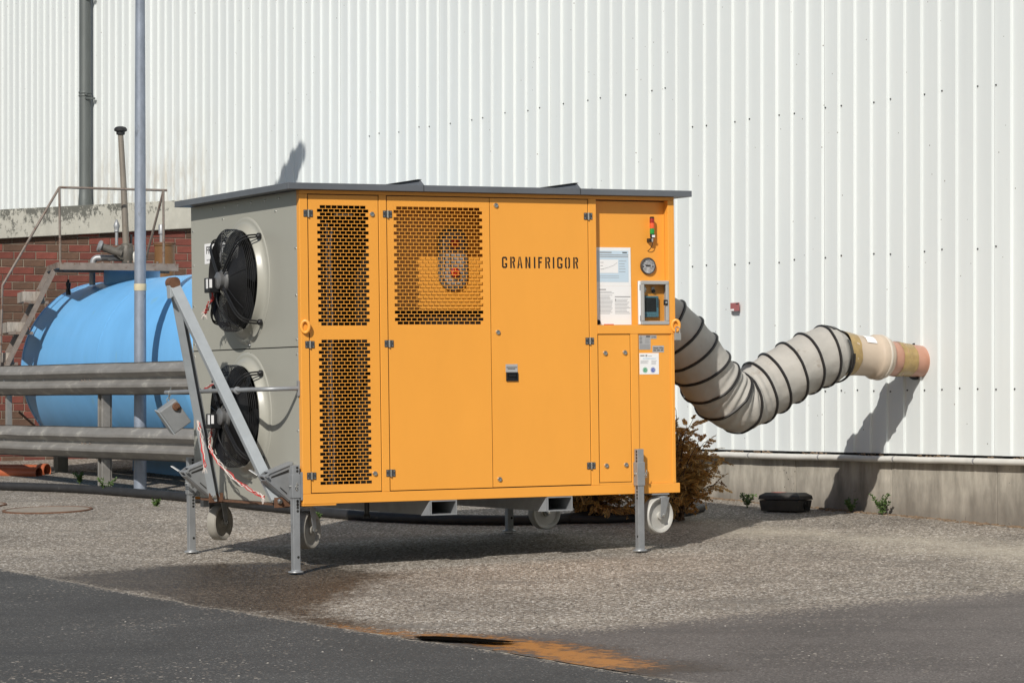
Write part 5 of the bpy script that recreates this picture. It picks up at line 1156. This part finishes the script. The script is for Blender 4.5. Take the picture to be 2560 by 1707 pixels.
# ------------------------------------------------------------------ bait box, weeds, litter
bb = empty('bait_box', (2.285, 25.06, gz(2.285,25.06)+.005), math.atan2(-.861,.509)+R(26), 'black plastic bait box with red label at the foot of the concrete plinth', 'box'); bb.scale = (.93,.95,1.22)
MB().add([(-.19,-.11,0),(.19,-.11,0),(.19,.11,0),(-.19,.11,0),(-.205,-.12,.075),(.205,-.12,.075),(.205,.12,.075),(-.205,.12,.075)],[(0,3,2,1),(4,5,6,7),(0,1,5,4),(1,2,6,5),(2,3,7,6),(3,0,4,7)]).build('tray', BLACKP, bb, bevel=.006)
MB().add([(-.212,-.127,.078),(.212,-.127,.078),(.212,.127,.078),(-.212,.127,.078),(-.205,-.12,.105),(.205,-.12,.105),(.205,.12,.105),(-.205,.12,.105),(-.16,-.085,.125),(.16,-.085,.125),(.16,.085,.125),(-.16,.085,.125)],[(0,3,2,1),(0,1,5,4),(1,2,6,5),(2,3,7,6),(3,0,4,7),(4,5,9,8),(5,6,10,9),(6,7,11,10),(7,4,8,11),(8,9,10,11)]).build('lid', BLACKP, bb, bevel=.005)
MB().box((-.11,-.07,.1255),(.0,.03,.1265)).build('red_label', REDL, bb)
MB().lathe((.2075,.0,.045),(1,0,0),[(.03,-.012),(.032,.002),(.026,.002),(.026,-.01)],18,cap=False).build('entry_hole', DARK, bb)
MB().lathe((.199,0,.045),(1,0,0),[(.026,0),(0,.0005)],18).build('entry_dark', DARK, bb)
def weed(x, y, h, n, label, seed, z=None):
    rnd = random.Random(seed); e = empty('weed', (x, y, gz(x, y) if z is None else z), 0, label, 'weed', 'small weeds in the paving'); lv = []; lf = []; st = MB()
    for i in range(n):
        az = rnd.uniform(0, 2*math.pi); L = h*rnd.uniform(.5,1); end = V((math.cos(az)*L*.55, math.sin(az)*L*.55, L)); P_ = smooth_path([V((0,0,0)), end*.5+V((0,0,.1*L)), end], 4); st.tube(P_, .0018, 4)
        for k in range(2, len(P_)):
            for _ in range(3):
                d = V((rnd.uniform(-1,1), rnd.uniform(-1,1), rnd.uniform(-.2,.8))).normalized(); s = d.orthogonal().normalized()*.008; l_ = rnd.uniform(.016,.034); b = len(lv); lv.extend([P_[k], P_[k]+d*l_*.5+s, P_[k]+d*l_, P_[k]+d*l_*.5-s]); lf.append((b,b+1,b+2,b+3))
    st.build('stems', LEAFG, e); m = MB(); m.v = [tuple(p) for p in lv]; m.f = lf; m.build('leaves', LEAFG, e)
weed(3.02, 24.46, .19, 11, 'taller leafy weed at the plinth right of the hose shadow', 3)
weed(2.80, 24.80, .11, 8, 'small leafy weed at the plinth inside the hose shadow', 4)
weed(-3.86, 28.55, .16, 9, 'broad leafy weed at the foot of the guardrail post', 5)
weed(-4.35, 30.2, .12, 9, 'grassy weed under the guardrail near the tank saddle', 6)
weed(-3.2, 26.95, .06, 7, 'tiny green tuft in front of the hose, left of the jack leg', 7)
weed(-1.62, 24.95, .07, 6, 'tiny green tuft below the hose behind the front caster', 8)
weed(-2.42, 25.35, .06, 6, 'tiny green tuft between the two left casters', 9)
weed(2.0, 25.5, .14, 8, 'green tuft at the plinth beside the brown shrub', 10)
# litter along the foot of the wall and stray stones on the asphalt
lm = MB(); rnd = random.Random(21)
for _ in range(420):
    s = rnd.uniform(-4.2, 2.0); d = abs(rnd.gauss(0, .05))+.01; x = 3.291+.509*s-NX*d; y = 24.198-.861*s-NY*d; z = gz(x, y)+.004
    a = rnd.uniform(0, 6.28); L = rnd.uniform(.006,.026); lm.obox((x, y, z), V((math.cos(a)*L, math.sin(a)*L, rnd.uniform(-.004,.004))), V((-math.sin(a)*L*.5, math.cos(a)*L*.5, 0)), V((0,0,rnd.uniform(.002,.006))))
tag(lm.build('ground_litter', LITM), 'dry leaf and twig litter along the foot of the plinth', 'litter', kind='stuff')
STONE = M('pale_chips', (.45,.42,.38), .8, var=.3, scale=30)
pm = MB()
for _ in range(90):
    x = rnd.uniform(-4, 4.2); y = rnd.uniform(13.5, 18.5); z = gz(x, y)+.024
    r = rnd.uniform(.0015,.0042); pm.obox((x, y, z), V((r,r*.3,0)), V((-r*.3,r*.8,0)), V((0,0,r*.6)))
tag(pm.build('stone_chips', STONE), 'pale stone chips scattered over the asphalt', 'stones', kind='stuff')
SC.cycles.use_denoising = True
